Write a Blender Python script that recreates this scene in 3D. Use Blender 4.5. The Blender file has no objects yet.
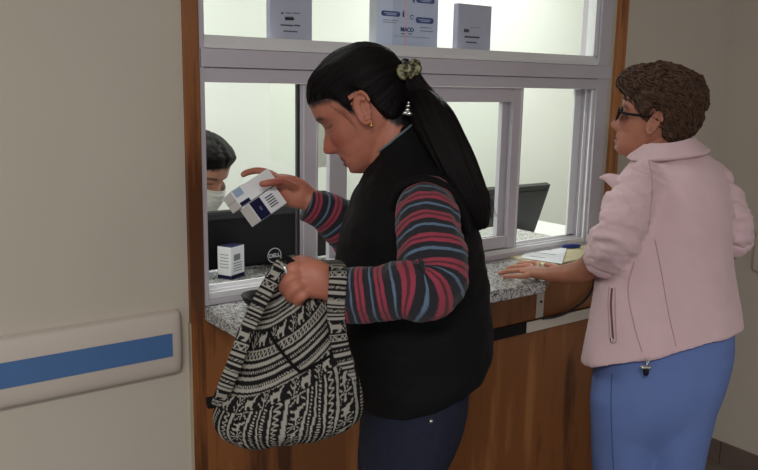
import bpy, bmesh, math, random
import numpy as np
from mathutils import Vector, Matrix, noise
from mathutils.bvhtree import BVHTree
random.seed(7)
SC = bpy.context.scene
COL = SC.collection

# ------------------------------------------------------------------ camera
FPX, EYE = 800.0, 1.55
def nrm(v):
    v = np.array(v, float); return v/np.linalg.norm(v)
_down = nrm([299-379, 4500-235, FPX])
_ax = np.array([1472-379, 105.7-235, FPX]); _ax = nrm(_ax-_down*(_ax@_down))
_az = -_down; _ay = np.cross(_az, _ax)
if _ay @ np.array([-225-379, 74-235, FPX]) < 0: _ay = -_ay
ROT = np.stack([_ax, _ay, _az])
RIGHT, UP, FWD = ROT[:, 0], -ROT[:, 1], ROT[:, 2]
FH = nrm([FWD[0], FWD[1], 0]); RH = nrm([RIGHT[0], RIGHT[1], 0]); ZZ = np.array([0, 0, 1.0])
EYEP = np.array([0, 0, EYE])
def ray(u, v): return ROT @ np.array([u-379, v-235, FPX])
def P(u, v, d): return ray(u, v)*(d/FPX)+EYEP
def onZ(u, v, z):
    d = ray(u, v); return d*((z-EYE)/d[2])+EYEP
def onY(u, v, y):
    d = ray(u, v); return d*(y/d[1])+EYEP
def onX(u, v, x):
    d = ray(u, v); return d*(x/d[0])+EYEP
cam = bpy.data.cameras.new('camera'); cam.sensor_width = 36; cam.lens = FPX/758*36; cam.clip_start = .05
co = bpy.data.objects.new('camera', cam); COL.objects.link(co)
m = Matrix.Identity(4)
for i in range(3):
    m[i][0], m[i][1], m[i][2], m[i][3] = RIGHT[i], UP[i], -FWD[i], EYEP[i]
co.matrix_world = m; SC.camera = co

# ------------------------------------------------------------------ materials
def lin(c):
    return tuple(((x/255+.055)/1.055)**2.4 if x > 10.3 else x/255/12.92 for x in c)
class NT:
    def __init__(s, name):
        s.m = bpy.data.materials.new(name); s.m.use_nodes = True
        s.t = s.m.node_tree; s.b = s.t.nodes['Principled BSDF']; s.o = s.t.nodes['Material Output']
    def n(s, typ, **kw):
        x = s.t.nodes.new(typ)
        for k, v in kw.items():
            if k in x.inputs: x.inputs[k].default_value = v
            else: setattr(x, k, v)
        return x
    def l(s, a, b): s.t.links.new(a, b)
    def ramp(s, stops, fac, interp='LINEAR'):
        r = s.n('ShaderNodeValToRGB'); r.color_ramp.interpolation = interp
        e = r.color_ramp.elements
        while len(e) < len(stops): e.new(.5)
        for el, (p, c) in zip(e, stops):
            el.position = p; el.color = (*c, 1)
        s.l(fac, r.inputs['Fac']); return r
    def bump(s, h, strength=.3, dist=.01):
        b = s.n('ShaderNodeBump'); b.inputs['Strength'].default_value = strength; b.inputs['Distance'].default_value = dist
        s.l(h, b.inputs['Height']); s.l(b.outputs['Normal'], s.b.inputs['Normal'])
    def coords(s, scale=(1, 1, 1), kind='Object'):
        c = s.n('ShaderNodeTexCoord'); mp = s.n('ShaderNodeMapping'); mp.inputs['Scale'].default_value = scale
        s.l(c.outputs[kind], mp.inputs['Vector']); return mp.outputs['Vector']
    def noise(s, vec, scale, detail=4, rough=.55):
        x = s.n('ShaderNodeTexNoise'); x.inputs['Scale'].default_value = scale
        x.inputs['Detail'].default_value = detail; x.inputs['Roughness'].default_value = rough
        s.l(vec, x.inputs['Vector']); return x.outputs['Fac']
def plain(name, rgb, rough=.6, metal=0, var=.08, nscale=8, bump=0, bscale=200, sheen=0, coat=0, spec=.5):
    t = NT(name); c = lin(rgb)
    v = t.coords()
    f = t.noise(v, nscale)
    r = t.ramp([(.25, tuple(x*(1-var) for x in c)), (.75, tuple(min(1, x*(1+var)) for x in c))], f)
    t.l(r.outputs['Color'], t.b.inputs['Base Color'])
    t.b.inputs['Roughness'].default_value = rough; t.b.inputs['Metallic'].default_value = metal
    t.b.inputs['Specular IOR Level'].default_value = spec; t.b.inputs['Sheen Weight'].default_value = sheen; t.b.inputs['Coat Weight'].default_value = coat
    if bump: t.bump(t.noise(v, bscale, 3), bump, .003)
    return t.m
def vcol(name, rough=.8, bump=.2, bscale=400, sheen=0, sss=0, spec=.5, dist=.002):
    t = NT(name); a = t.n('ShaderNodeAttribute', attribute_name='Col')
    t.l(a.outputs['Color'], t.b.inputs['Base Color']); t.b.inputs['Roughness'].default_value = rough
    t.b.inputs['Sheen Weight'].default_value = sheen; t.b.inputs['Specular IOR Level'].default_value = spec
    if sss:
        t.b.inputs['Subsurface Weight'].default_value = sss
        t.b.inputs['Subsurface Radius'].default_value = (.008, .003, .0015); t.b.inputs['Subsurface Scale'].default_value = 1
    v = t.coords()
    if bump: t.bump(t.noise(v, bscale, 3), bump, dist)
    return t.m
def wood(name, dark, mid, light, sx=1.0, rough=.38):
    t = NT(name); v = t.coords((3.0*sx, 3.0*sx, .45))
    n1 = t.noise(v, 2.6, 5, .62)
    wv = t.n('ShaderNodeTexWave'); wv.inputs['Scale'].default_value = 1.1; wv.inputs['Distortion'].default_value = 7
    wv.inputs['Detail'].default_value = 3; wv.inputs['Detail Scale'].default_value = .8
    t.l(v, wv.inputs['Vector'])
    v2 = t.coords((60*sx, 60*sx, 1.2)); n2 = t.noise(v2, 3, 3, .6)
    mx = t.n('ShaderNodeMath', operation='MULTIPLY_ADD'); t.l(wv.outputs['Fac'], mx.inputs[0]); mx.inputs[1].default_value = .14; t.l(n1, mx.inputs[2])
    m2 = t.n('ShaderNodeMath', operation='MULTIPLY_ADD'); t.l(n2, m2.inputs[0]); m2.inputs[1].default_value = .2; t.l(mx.outputs[0], m2.inputs[2])
    r = t.ramp([(.50, lin(dark)), (.62, lin(mid)), (.74, lin(mid)), (.88, lin(light))], m2.outputs[0])
    t.l(r.outputs['Color'], t.b.inputs['Base Color']); t.b.inputs['Roughness'].default_value = rough
    t.bump(n2, .08, .002)
    return t.m
def granite(name):
    t = NT(name); v = t.coords()
    vo = t.n('ShaderNodeTexVoronoi'); vo.inputs['Scale'].default_value = 300; t.l(v, vo.inputs['Vector'])
    bw = t.n('ShaderNodeSeparateColor'); t.l(vo.outputs['Color'], bw.inputs[0])
    n = t.noise(v, 60, 4, .6)
    mx = t.n('ShaderNodeMath', operation='MULTIPLY_ADD'); t.l(bw.outputs[0], mx.inputs[0]); mx.inputs[1].default_value = .55
    s = t.n('ShaderNodeMath', operation='MULTIPLY'); t.l(n, s.inputs[0]); s.inputs[1].default_value = .75
    t.l(s.outputs[0], mx.inputs[2])
    r = t.ramp([(.3, lin((36, 36, 40))), (.45, lin((100, 100, 102))), (.6, lin((150, 150, 150))), (.78, lin((204, 204, 200)))], mx.outputs[0])
    t.l(r.outputs['Color'], t.b.inputs['Base Color']); t.b.inputs['Roughness'].default_value = .22
    return t.m
def glass(name, tint=(.985, .993, .988)):
    t = NT(name); tr = t.n('ShaderNodeBsdfTransparent'); tr.inputs[0].default_value = (*tint, 1)
    gl = t.n('ShaderNodeBsdfGlossy'); gl.inputs['Roughness'].default_value = .02
    lw = t.n('ShaderNodeLayerWeight'); lw.inputs['Blend'].default_value = .5
    pw = t.n('ShaderNodeMath', operation='POWER'); t.l(lw.outputs['Facing'], pw.inputs[0]); pw.inputs[1].default_value = 5
    fr = t.n('ShaderNodeMath', operation='MULTIPLY_ADD'); t.l(pw.outputs[0], fr.inputs[0]); fr.inputs[1].default_value = .5; fr.inputs[2].default_value = .02
    mx = t.n('ShaderNodeMixShader'); t.l(fr.outputs[0], mx.inputs[0]); t.l(tr.outputs[0], mx.inputs[1]); t.l(gl.outputs[0], mx.inputs[2])
    t.l(mx.outputs[0], t.o.inputs['Surface']); t.t.nodes.remove(t.b); return t.m
def hairmat(name, dark, light, rough=.38, sx=60, sy=2.5, bump=.6, spec=.5):
    t = NT(name); v = t.coords((sx, sy, 1), 'UV'); n = t.noise(v, 3, 4, .6)
    r = t.ramp([(.3, lin(dark)), (.72, lin(light))], n); t.l(r.outputs['Color'], t.b.inputs['Base Color'])
    t.b.inputs['Roughness'].default_value = rough; t.b.inputs['Specular IOR Level'].default_value = spec
    t.bump(n, bump, .004); return t.m

M = {}
M['wall'] = plain('cream_wall_paint', (196, 187, 174), .75, var=.025, nscale=2.2, bump=.05, bscale=60)
M['inner_wall'] = plain('pharmacy_wall_paint', (232, 236, 230), .8, var=.01, nscale=2)
M['ceiling'] = plain('ceiling_paint', (222, 219, 212), .9, var=.02)
M['floor'] = plain('floor_terrazzo', (128, 118, 108), .35, var=.15, nscale=40)
M['tile'] = plain('brown_tile', (112, 96, 88), .35, var=.1, nscale=9)
M['grout'] = plain('dark_grout', (60, 52, 47), .9)
M['wood'] = wood('walnut_laminate', (88, 50, 27), (142, 87, 47), (172, 113, 66))
M['frame_wood_lit'] = wood('frame_wood_lit', (118, 68, 34), (170, 108, 58), (196, 136, 82), 1.6)  # brighter copy of the walnut: light on the right trim is in the colour
M['rawedge'] = plain('raw_board_edge', (178, 164, 140), .9)
M['granite'] = granite('grey_granite')
M['alu'] = plain('grey_aluminium', (196, 190, 199), .42, .08, var=.03, nscale=5)
M['alu_light'] = plain('bright_aluminium', (226, 226, 228), .38, .08, var=.03)
M['alu_dark'] = plain('gasket_rubber', (38, 38, 40), .6)  # black rubber of the sash gasket
M['glass'] = glass('window_glass')
M['rail'] = plain('bumper_vinyl', (203, 192, 182), .5, var=.02)
M['blue_stripe'] = plain('blue_vinyl', (74, 112, 165), .55, var=.04, nscale=30, bump=.1, bscale=300)
M['trunk_white'] = plain('white_trunking_plastic', (216, 208, 196), .5)
M['black'] = plain('black_plastic', (17, 18, 21), .55, var=.1, spec=.25)
M['grey_plastic'] = plain('dark_grey_plastic', (52, 54, 56), .55, spec=.3)
M['logo'] = plain('silver_logo', (214, 218, 220), .5)
M['screen'] = plain('dark_screen', (14, 14, 18), .15)
M['white_paper'] = plain('white_paper', (225, 228, 232), .8, var=.02)
M['yellow_paper'] = plain('manila_card', (206, 196, 160), .8, var=.03)
M['blue_pen'] = plain('blue_plastic', (30, 50, 130), .4)
M['box_white'] = plain('white_carton', (228, 230, 234), .5, var=.02)
M['box_end'] = plain('unprinted_carton', (205, 201, 198), .6, var=.02)
M['box_navy'] = plain('navy_print', (24, 26, 62), .8, spec=.2)
M['box_ice'] = plain('pale_blue_print', (150, 172, 196), .45)
M['ink'] = plain('dark_grey_ink', (70, 72, 84), .7)
M['ink_blue'] = plain('blue_ink', (62, 78, 138), .7)
M['sign_lav'] = plain('lavender_paper', (176, 176, 196), .7, var=.02)
M['poster'] = plain('pale_blue_paper', (198, 206, 232), .6, var=.03, nscale=20)
M['poster_l'] = plain('paler_blue_paper', (212, 222, 248), .6, var=.02)
M['pink_line'] = plain('pink_print', (232, 188, 200), .6)
M['acrylic_edge'] = plain('grey_backing', (128, 126, 146), .5)
M['cab'] = plain('cabinet_laminate', (205, 210, 200), .55, var=.01)
M['desk'] = plain('desk_laminate', (226, 228, 226), .5)
M['vest'] = plain('black_quilted_nylon', (9, 8, 10), .85, spec=.2, var=.15, nscale=30, bump=.15, bscale=120)
M['fleece_black'] = plain('black_fleece', (13, 13, 14), .95, spec=.2, bump=.5, bscale=500)
M['piping'] = plain('grey_green_piping', (96, 108, 112), .6)
M['jeans'] = plain('dark_navy_denim', (29, 32, 48), .9, var=.14, spec=.2, nscale=60, bump=.25, bscale=700)
M['pink'] = plain('pink_fleece', (216, 184, 190), .95, var=.035, nscale=25, bump=.25, bscale=450, sheen=.25)
M['pink_seam'] = plain('pink_seam', (188, 152, 160), .95)
M['zip'] = plain('zip_teeth', (92, 66, 66), .5)
M['pants'] = plain('blue_trouser_cloth', (100, 122, 180), .9, var=.05, nscale=18, bump=.15, bscale=600)
M['seam_blue'] = plain('trouser_seam', (62, 84, 136), .9)
M['skin'] = vcol('skin', .5, .25, 260, sss=.12, spec=.4, dist=.0015)
M['sweater'] = vcol('striped_knit', .95, .5, 500, sheen=.1)
M['bag'] = vcol('woven_bag_cloth', .95, .4, 700, spec=.15)
M['hair_black'] = hairmat('black_hair', (7, 6, 7), (22, 17, 17), .5, spec=.14)
M['hair_brown'] = plain('dark_brown_curls', (78, 57, 45), .65, var=.45, nscale=60, bump=.8, bscale=110, spec=.2)
_t = NT('leopard_cloth'); _r = _t.ramp([(.44, lin((22, 21, 18))), (.5, lin((92, 88, 62))), (.62, lin((150, 146, 112)))], _t.noise(_t.coords(), 110, 2)); _t.l(_r.outputs['Color'], _t.b.inputs['Base Color']); M['scrunchie'] = _t.m
M['metal'] = plain('silver_metal', (190, 190, 188), .25, .9)
M['gold'] = plain('gold_metal', (190, 140, 80), .3, .9)
M['lens'] = plain('dark_lens', (18, 18, 22), .1)
M['shoe'] = plain('black_shoe', (20, 19, 19), .5)
M['shoe_white'] = plain('white_shoe', (214, 212, 208), .6)
M['mask'] = plain('white_mask_cloth', (226, 226, 222), .9, bump=.2, bscale=100)
M['scrubs'] = plain('light_blue_scrubs', (160, 192, 226), .9, var=.04)
M['stool'] = plain('stool_vinyl', (40, 42, 48), .5)

# ------------------------------------------------------------------ objects
def tag(o, label=None, cat=None, group=None, kind=None):
    for k, v in (('label', label), ('category', cat), ('group', group), ('kind', kind)):
        if v: o[k] = v
    return o
def worldloc(o):
    v = Vector((0, 0, 0))
    while o: v = v+Vector(o.location); o = o.parent
    return v
def link(name, verts, faces, mat, parent=None, smooth=True, cols=None, uvs=None, origin=None):
    """one mesh object from world-space vertices"""
    V = np.asarray(verts, float)
    if parent is not None: org = np.array(worldloc(parent))
    elif origin is not None: org = np.array(origin, float)
    else:
        lo, hi = V.min(0), V.max(0); org = np.array([(lo[0]+hi[0])/2, (lo[1]+hi[1])/2, lo[2]])
    me = bpy.data.meshes.new(name); me.from_pydata([tuple(x) for x in V-org], [], [tuple(f) for f in faces])
    bm = bmesh.new(); bm.from_mesh(me); bmesh.ops.recalc_face_normals(bm, faces=bm.faces); bm.to_mesh(me); bm.free()
    if cols is not None:
        a = me.color_attributes.new('Col', 'FLOAT_COLOR', 'POINT')
        c = np.ones((len(V), 4)); c[:, :3] = cols; a.data.foreach_set('color', c.ravel())
    if uvs is not None:
        uv = me.uv_layers.new(name='UVMap'); uvs = np.asarray(uvs, float)
        idx = np.zeros(len(me.loops), int); me.loops.foreach_get('vertex_index', idx)
        uv.data.foreach_set('uv', uvs[idx].ravel())
    if smooth: me.polygons.foreach_set('use_smooth', [True]*len(me.polygons))
    for mm in (mat if isinstance(mat, (list, tuple)) else [mat]): me.materials.append(mm)
    o = bpy.data.objects.new(name, me); COL.objects.link(o)
    if parent is not None: o.parent = parent
    else: o.location = org
    return o
def empty(name, loc, label=None, cat=None, group=None, kind=None):
    o = bpy.data.objects.new(name, None); COL.objects.link(o); o.location = tuple(loc); o.empty_display_size = .05
    return tag(o, label, cat, group, kind)
class MB:
    """collects shapes into one mesh"""
    def __init__(s): s.v = []; s.f = []
    def add(s, v, f):
        n = len(s.v); s.v += [tuple(x) for x in v]; s.f += [tuple(i+n for i in q) for q in f]; return s
    def box(s, x0, x1, y0, y1, z0, z1):
        v = [(x, y, z) for x in (x0, x1) for y in (y0, y1) for z in (z0, z1)]
        return s.add(v, [(0, 1, 3, 2), (4, 6, 7, 5), (0, 4, 5, 1), (2, 3, 7, 6), (0, 2, 6, 4), (1, 5, 7, 3)])
    def bbox(s, x0, x1, y0, y1, z0, z1, r=.003, seg=2):
        bm = bmesh.new(); bmesh.ops.create_cube(bm, size=1)
        for v in bm.verts:
            v.co = Vector(((x0+x1)/2+v.co.x*(x1-x0), (y0+y1)/2+v.co.y*(y1-y0), (z0+z1)/2+v.co.z*(z1-z0)))
        bmesh.ops.bevel(bm, geom=list(bm.edges), offset=r, segments=seg, affect='EDGES', profile=.5)
        bm.verts.index_update(); s.add([v.co[:] for v in bm.verts], [[v.index for v in f.verts] for f in bm.faces]); bm.free(); return s
    def hexa(s, c, ax, ay, az, r=.001):
        """box with centre and three half-axis vectors, slight bevel"""
        bm = bmesh.new(); bmesh.ops.create_cube(bm, size=2)
        A = [np.array(ax), np.array(ay), np.array(az)]; L = [np.linalg.norm(a) for a in A]; U = [a/l for a, l in zip(A, L)]
        for v in bm.verts: v.co = Vector((v.co.x*L[0], v.co.y*L[1], v.co.z*L[2]))
        if r: bmesh.ops.bevel(bm, geom=list(bm.edges), offset=r, segments=2, affect='EDGES', profile=.5)
        bm.verts.index_update()
        s.add([np.array(c)+v.co.x*U[0]+v.co.y*U[1]+v.co.z*U[2] for v in bm.verts], [[v.index for v in f.verts] for f in bm.faces]); bm.free(); return s
    def build(s, name, mat, parent=None, smooth=False, **k): return link(name, s.v, s.f, mat, parent, smooth, **k)
def box(name, x0, x1, y0, y1, z0, z1, mat, parent=None, r=0):
    b = MB()
    if r: b.bbox(x0, x1, y0, y1, z0, z1, r)
    else: b.box(x0, x1, y0, y1, z0, z1)
    return b.build(name, mat, parent)
def cr(pts, n):
    """Catmull-Rom through rows of pts, n samples"""
    p = np.asarray(pts, float); k = len(p)
    q = np.vstack([2*p[0]-p[1], p, 2*p[-1]-p[-2]])
    out = []
    for s in np.linspace(0, k-1, n):
        i = min(int(s), k-2); t = s-i; a, b, c, d = q[i:i+4]
        out.append(.5*((2*b)+(c-a)*t+(2*a-5*b+4*c-d)*t*t+(3*b-a-3*c+d)*t**3))
    return np.array(out)
def gridfaces(nr, ns, cap=True):
    f = []
    for i in range(nr-1):
        for j in range(ns):
            k = (j+1) % ns; f.append((i*ns+j, i*ns+k, (i+1)*ns+k, (i+1)*ns+j))
    if cap:
        f.append(tuple(range(ns-1, -1, -1))); f.append(tuple((nr-1)*ns+j for j in range(ns)))
    return f
def tube(pts, rad, ref=None, n=None, seg=14, cap=True, rnd=True, exp=2.0):
    """loft of (super)ellipses along a smooth path: rad rows are r or (a,b), a along ref. Returns verts, faces, (s,phi)"""
    pts = np.asarray(pts, float); rad = np.array([r if np.ndim(r) else (r, r) for r in rad], float)
    n = n or max(6, 6*(len(pts)-1))
    p = cr(pts, n); r = np.maximum(cr(rad, n), 1e-4)
    ref = np.array(ref if ref is not None else (0.13, .21, .97), float)
    T = np.gradient(p, axis=0); T /= np.linalg.norm(T, axis=1)[:, None]
    if rnd:
        e0, e1 = r[0].min(), r[-1].min(); P0, R0, T0, P1, R1, T1 = [], [], [], [], [], []
        for a in (1.35, 1.0, .6):
            P0.append(p[0]-T[0]*e0*math.sin(a)); R0.append(r[0]*math.cos(a)+1e-5); T0.append(T[0])
        for a in (.6, 1.0, 1.35):
            P1.append(p[-1]+T[-1]*e1*math.sin(a)); R1.append(r[-1]*math.cos(a)+1e-5); T1.append(T[-1])
        p = np.vstack([P0, p, P1]); r = np.vstack([R0, r, R1]); T = np.vstack([T0, T, T1])
    sl = np.concatenate([[0], np.cumsum(np.linalg.norm(np.diff(p, axis=0), axis=1))])
    ph = np.arange(seg)*2*math.pi/seg; cp, sp = np.cos(ph), np.sin(ph)
    cp = np.sign(cp)*np.abs(cp)**(2/exp); sp = np.sign(sp)*np.abs(sp)**(2/exp)
    V, UV = [], []
    last = None
    for i in range(len(p)):
        s = ref-(ref@T[i])*T[i]
        if np.linalg.norm(s) < .15 and last is not None: s = last-(last@T[i])*T[i]
        s = nrm(s); last = s; o = np.cross(T[i], s)
        V.append(p[i]+np.outer(cp*r[i, 0], s)+np.outer(sp*r[i, 1], o)); UV += [(sl[i], f) for f in ph]
    V = np.vstack(V); return V, gridfaces(len(p), seg, cap), np.array(UV)
def ringloft(rows, n=40, seg=48, cap=(True, True), exp=2.3, fdir=None):
    """rows: uL,vL,uR,vR,depth,half-depth[,rise]: elliptical rings whose sides pass through two image points at one depth"""
    rows = [tuple(r)+(0,)*(7-len(r)) for r in rows]
    q = cr(rows, n); V, UV = [], []
    ph = np.arange(seg)*2*math.pi/seg; cp, sp = np.cos(ph), np.sin(ph)
    cp = np.sign(cp)*np.abs(cp)**(2/exp); sp = np.sign(sp)*np.abs(sp)**(2/exp)
    fd = FH if fdir is None else fdir
    for i, (uL, vL, uR, vR, d, b, rise) in enumerate(q):
        a0, a1 = P(uL, vL, d), P(uR, vR, d); c = (a0+a1)/2; A = (a1-a0)/2; B = fd*b+ZZ*rise
        V.append(c+np.outer(cp, A)+np.outer(sp, B)); UV += [(i/(n-1), f/(2*math.pi)) for f in ph]
    f = gridfaces(n, seg, False)
    if cap[0]: f.append(tuple(range(seg-1, -1, -1)))
    if cap[1]: f.append(tuple((n-1)*seg+j for j in range(seg)))
    return np.vstack(V), f, np.array(UV)
def vnormals(V, F):
    N = np.zeros_like(V)
    for f in F:
        if len(f) > 4: continue
        a, b, c = V[f[0]], V[f[1]], V[f[2]]; nn = np.cross(b-a, c-a)
        for i in f: N[i] += nn
    l = np.linalg.norm(N, axis=1); l[l == 0] = 1; return N/l[:, None]
def wrinkle(V, F, amp, scale, stretch=(1, 1, 1), seed=0, oct=3):
    N = vnormals(V, F); c = V.mean(0)
    if ((V-c)*N).sum() < 0: N = -N
    off = Vector((seed*3.1, seed*1.7, seed*.9)); st = np.array(stretch)*scale
    h = np.array([noise.fractal(Vector(p*st)+off, .9, 2.1, oct) for p in V])
    return V+N*(h*amp)[:, None]
def fuse(parts, voxel, smooth=3, factor=.5):
    """union of closed shapes as one continuous surface"""
    b = MB()
    for v, f in parts: b.add(v, f)
    me = bpy.data.meshes.new('tmp'); me.from_pydata(b.v, [], b.f)
    bm = bmesh.new(); bm.from_mesh(me)
    bmesh.ops.recalc_face_normals(bm, faces=bm.faces); bm.to_mesh(me); bm.free()
    o = bpy.data.objects.new('tmp', me); COL.objects.link(o)
    r = o.modifiers.new('r', 'REMESH'); r.mode = 'VOXEL'; r.voxel_size = voxel; r.adaptivity = 0
    if smooth:
        s = o.modifiers.new('s', 'SMOOTH'); s.iterations = smooth; s.factor = factor
    dg = bpy.context.evaluated_depsgraph_get(); dg.update()
    e = o.evaluated_get(dg); mm = bpy.data.meshes.new_from_object(e)
    n = len(mm.vertices); V = np.zeros(n*3); mm.vertices.foreach_get('co', V); V = V.reshape(-1, 3)
    F = [tuple(p.vertices) for p in mm.polygons]
    bpy.data.objects.remove(o); bpy.data.meshes.remove(me); bpy.data.meshes.remove(mm)
    return V, F
def cast(obj_vf, pix, off=.001):
    """points of a built surface seen along the given image rays"""
    V, F = obj_vf; t = BVHTree.FromPolygons([Vector(v) for v in V], [tuple(f) for f in F])
    out = []
    for u, v in pix:
        d = Vector(ray(u, v)).normalized(); h = t.ray_cast(Vector(EYEP), d)
        if h[0] is not None: out.append(np.array(h[0])-np.array(d)*off)
    return out
def dense(pix, n): return [tuple(x) for x in cr(pix, n)]
def text(name, body, size, c, xdir, updir, mat, parent, depth=.0006, align='CENTER'):
    """flat raised lettering centred at c"""
    cu = bpy.data.curves.new(name, 'FONT'); cu.body = body; cu.size = size; cu.align_x = align; cu.align_y = 'CENTER'; cu.extrude = depth; cu.offset = size*.02
    o = bpy.data.objects.new('tmp', cu); COL.objects.link(o)
    dg = bpy.context.evaluated_depsgraph_get(); dg.update()
    mm = bpy.data.meshes.new_from_object(o.evaluated_get(dg))
    x = nrm(xdir); y = np.array(updir)-(np.array(updir)@x)*x; y = nrm(y); z = np.cross(x, y)
    V = [np.array(c)+p.co[0]*x+p.co[1]*y+p.co[2]*z for p in mm.vertices]; F = [tuple(p.vertices) for p in mm.polygons]
    bpy.data.objects.remove(o); bpy.data.curves.remove(cu); bpy.data.meshes.remove(mm)
    return link(name, V, F, mat, parent, False)
# ------------------------------------------------------------------ the setting
YW, XR, ZC = 1.80, 3.063, 2.70
def struct(o): return tag(o, kind='structure')
b = MB()
b.box(-3, .764, YW, 1.92, 0, ZC); b.box(2.319, 4.9, YW, 1.92, 0, ZC); b.box(.764, 2.319, YW, 1.92, 2.25, ZC); b.box(.80, 2.319, YW+.001, 1.92, 0, .966)
struct(b.build('wall_back', M['wall']))
struct(box('wall_right', XR, XR+.1, -3, YW, 0, ZC, M['wall']))
struct(box('floor', -3, XR+.1, -3, 1.92, -.1, 0, M['floor']))
struct(box('ceiling', -3, XR+.1, -3, 1.92, ZC, ZC+.1, M['ceiling']))
struct(box('wall_far', -.9, 4.9, 3.6, 3.7, 0, ZC, M['inner_wall']))
struct(box('wall_inner_left', -.9, -.8, 1.92, 3.6, 0, ZC, M['inner_wall']))
struct(box('wall_inner_right', 4.8, 4.9, 1.92, 3.6, 0, ZC, M['inner_wall']))
struct(box('floor_inner', -.9, 4.9, 1.92, 3.7, -.1, 0, M['floor']))
struct(box('ceiling_inner', -.9, 4.9, 1.92, 3.7, ZC, ZC+.1, M['ceiling']))
# tiled skirting on the right wall and beside the window
bb = MB()
y = YW-.012
bt = MB()
bt.bbox(XR-.012, XR-.0005, -3, YW-.0005, 0, .1, .002); bb_o = struct(bt.build('baseboard_right', M['tile']))
j = MB()
for yy in (1.655, 1.32, .99, .66, .33): j.box(XR-.0125, XR-.006, yy-.002, yy+.002, 0, .1)
j.build('joint', M['grout'], bb_o)
struct(box('baseboard_back', 2.40, XR-.013, YW-.012, YW-.0005, 0, .1, M['tile'], r=.002))
# wooden frame of the hatch and the panel below it
struct(box('trim_1', .764, .7995, YW-.014, YW+.06, 0, 2.25, M['wood']))
struct(box('trim_2', 2.345, 2.392, YW-.016, YW-.0005, .70, 2.25, M['frame_wood_lit'], r=.002))
struct(box('trim_3', .764, 2.392, YW-.014, YW-.0005, 2.2505, 2.30, M['frame_wood_lit'], r=.002))
pn = box('counter_front_panel', .80, 2.378, YW-.014, YW-.0005, 0, .9655, M['wood'])
tag(pn, 'tall brown wood-grain panel under the granite counter', 'panel')
box('edge_strip', .7605, .7638, YW-.0135, YW-.001, 0, .9655, M['rawedge'], pn)
box('edge_strip', 2.3785, 2.3805, YW-.0135, YW-.001, 0, .9655, M['rawedge'], pn)
# granite slab through the hatch
g = MB(); _pl = [(.80, 1.515), (1.735, 1.515), (1.95, 1.662), (2.31, 1.715), (2.31, 2.26), (.80, 2.26)]; _n = len(_pl)
_v = [(x, y, z) for z, k in ((.9665, .003), (.9695, 0), (.997, 0), (1.0, .003)) for x, y in [(x+(k if x < 1 else -k), y+(k if y < 2 else -k)) for x, y in _pl]]
g.add(_v, [tuple(range(_n-1, -1, -1)), tuple(3*_n+i for i in range(_n))]+[(r*_n+i, r*_n+(i+1) % _n, (r+1)*_n+(i+1) % _n, (r+1)*_n+i) for r in range(3) for i in range(_n)])
tag(g.build('granite_counter', M['granite']), 'speckled grey granite counter slab running through the service window', 'counter')
# trunking, bracket and cable on the panel
t = empty('cable_trunking', (2.05, YW-.03, .745), 'narrow horizontal trunking strip across the wood panel, pale cover missing at one end', 'trunking')
box('trunking_base', 1.62, 2.31, YW-.024, YW-.0135, .737, .775, M['black'], t)
box('trunking_cover', 1.95, 2.31, YW-.030, YW-.0245, .738, .776, M['trunk_white'], t, r=.002)
p0 = onY(539, 285, YW-.016); p1 = onY(541.5, 318, YW-.016)
bk = tag(box('shelf_bracket', p0[0]-.008, p0[0]+.028, YW-.018, YW-.0143, .778, .9655, M['trunk_white'], r=.001), 'pale vertical metal bracket with a screw, under the granite counter', 'bracket')
s = MB(); s.add(*tube([(p0[0]+.012, YW-.020, .835), (p0[0]+.012, YW-.0178, .835)], [.004, .004], seg=10)[:2]); s.build('screw', M['black'], bk)
cp = [(596, 276, -.02), (592, 290, -.024), (584, 301, -.03), (570, 311, -.036), (556, 316.5, -.036), (543, 318.5, -.036)]
v, f, _ = tube([onY(u, vv, YW+dy) for u, vv, dy in cp], [.0045]*len(cp), seg=8, n=50)
tag(link('loose_cable', v, f, M['grey_plastic']), 'thin dark cable sagging beside the bracket under the counter', 'cable')

# ------------------------------------------------------------------ wall bumpers
def rail_profile(h0, h1, th):
    z, e = [], []
    pr = []
    for a in np.linspace(-math.pi/2, math.pi/2, 17):
        pr.append((th*math.cos(a)**.35, (h0+h1)/2+(h1-h0)/2*math.sin(a)))
    return pr
def bumper(name, along, a0, a1, plane, sgn, label, s0, s1, cap_end):
    r = empty(name, (a1, plane, .85) if along == 'x' else (plane, a1, .85), label, 'bumper rail')
    pr = rail_profile(.849, 1.006, .036)
    L = list(np.linspace(a0, a1-.03, 6))+[a1-.018, a1-.008, a1-.002, a1]
    K = [1]*6+[.98, .9, .72, .3]
    V, F = [], []
    for l, k in zip(L, K):
        for (d, z) in pr:
            zz = .9275+(z-.9275)*(1 if k == 1 else .94+.06*k); q = plane-d*k*sgn
            V.append((l, q, zz) if along == 'x' else (q, l, zz))
    n = len(pr)
    for i in range(len(L)-1):
        for jx in range(n-1): F.append((i*n+jx, i*n+jx+1, (i+1)*n+jx+1, (i+1)*n+jx))
    F.append(tuple((len(L)-1)*n+jx for jx in range(n))); F.append(tuple(range(n)))
    link('rail_body', V, F, M['rail'], r)
    d0, d1 = plane-.0355*sgn, plane-.0372*sgn
    if along == 'x': box('stripe', s0, s1, min(d0, d1), max(d0, d1), .900, .957, M['blue_stripe'], r)
    else: box('stripe', min(d0, d1), max(d0, d1), s0, s1, .900, .957, M['blue_stripe'], r)
bumper('wall_bumper', 'x', -2.9, .735, YW, 1, 'cream wall bumper with a blue stripe, beside the window frame', -2.9, .705, 1)
bumper('wall_bumper', 'y', -2.9, 1.60, XR, 1, 'cream wall bumper with blue stripe behind the pink jacket', -2.9, 1.56, 1)

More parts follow.
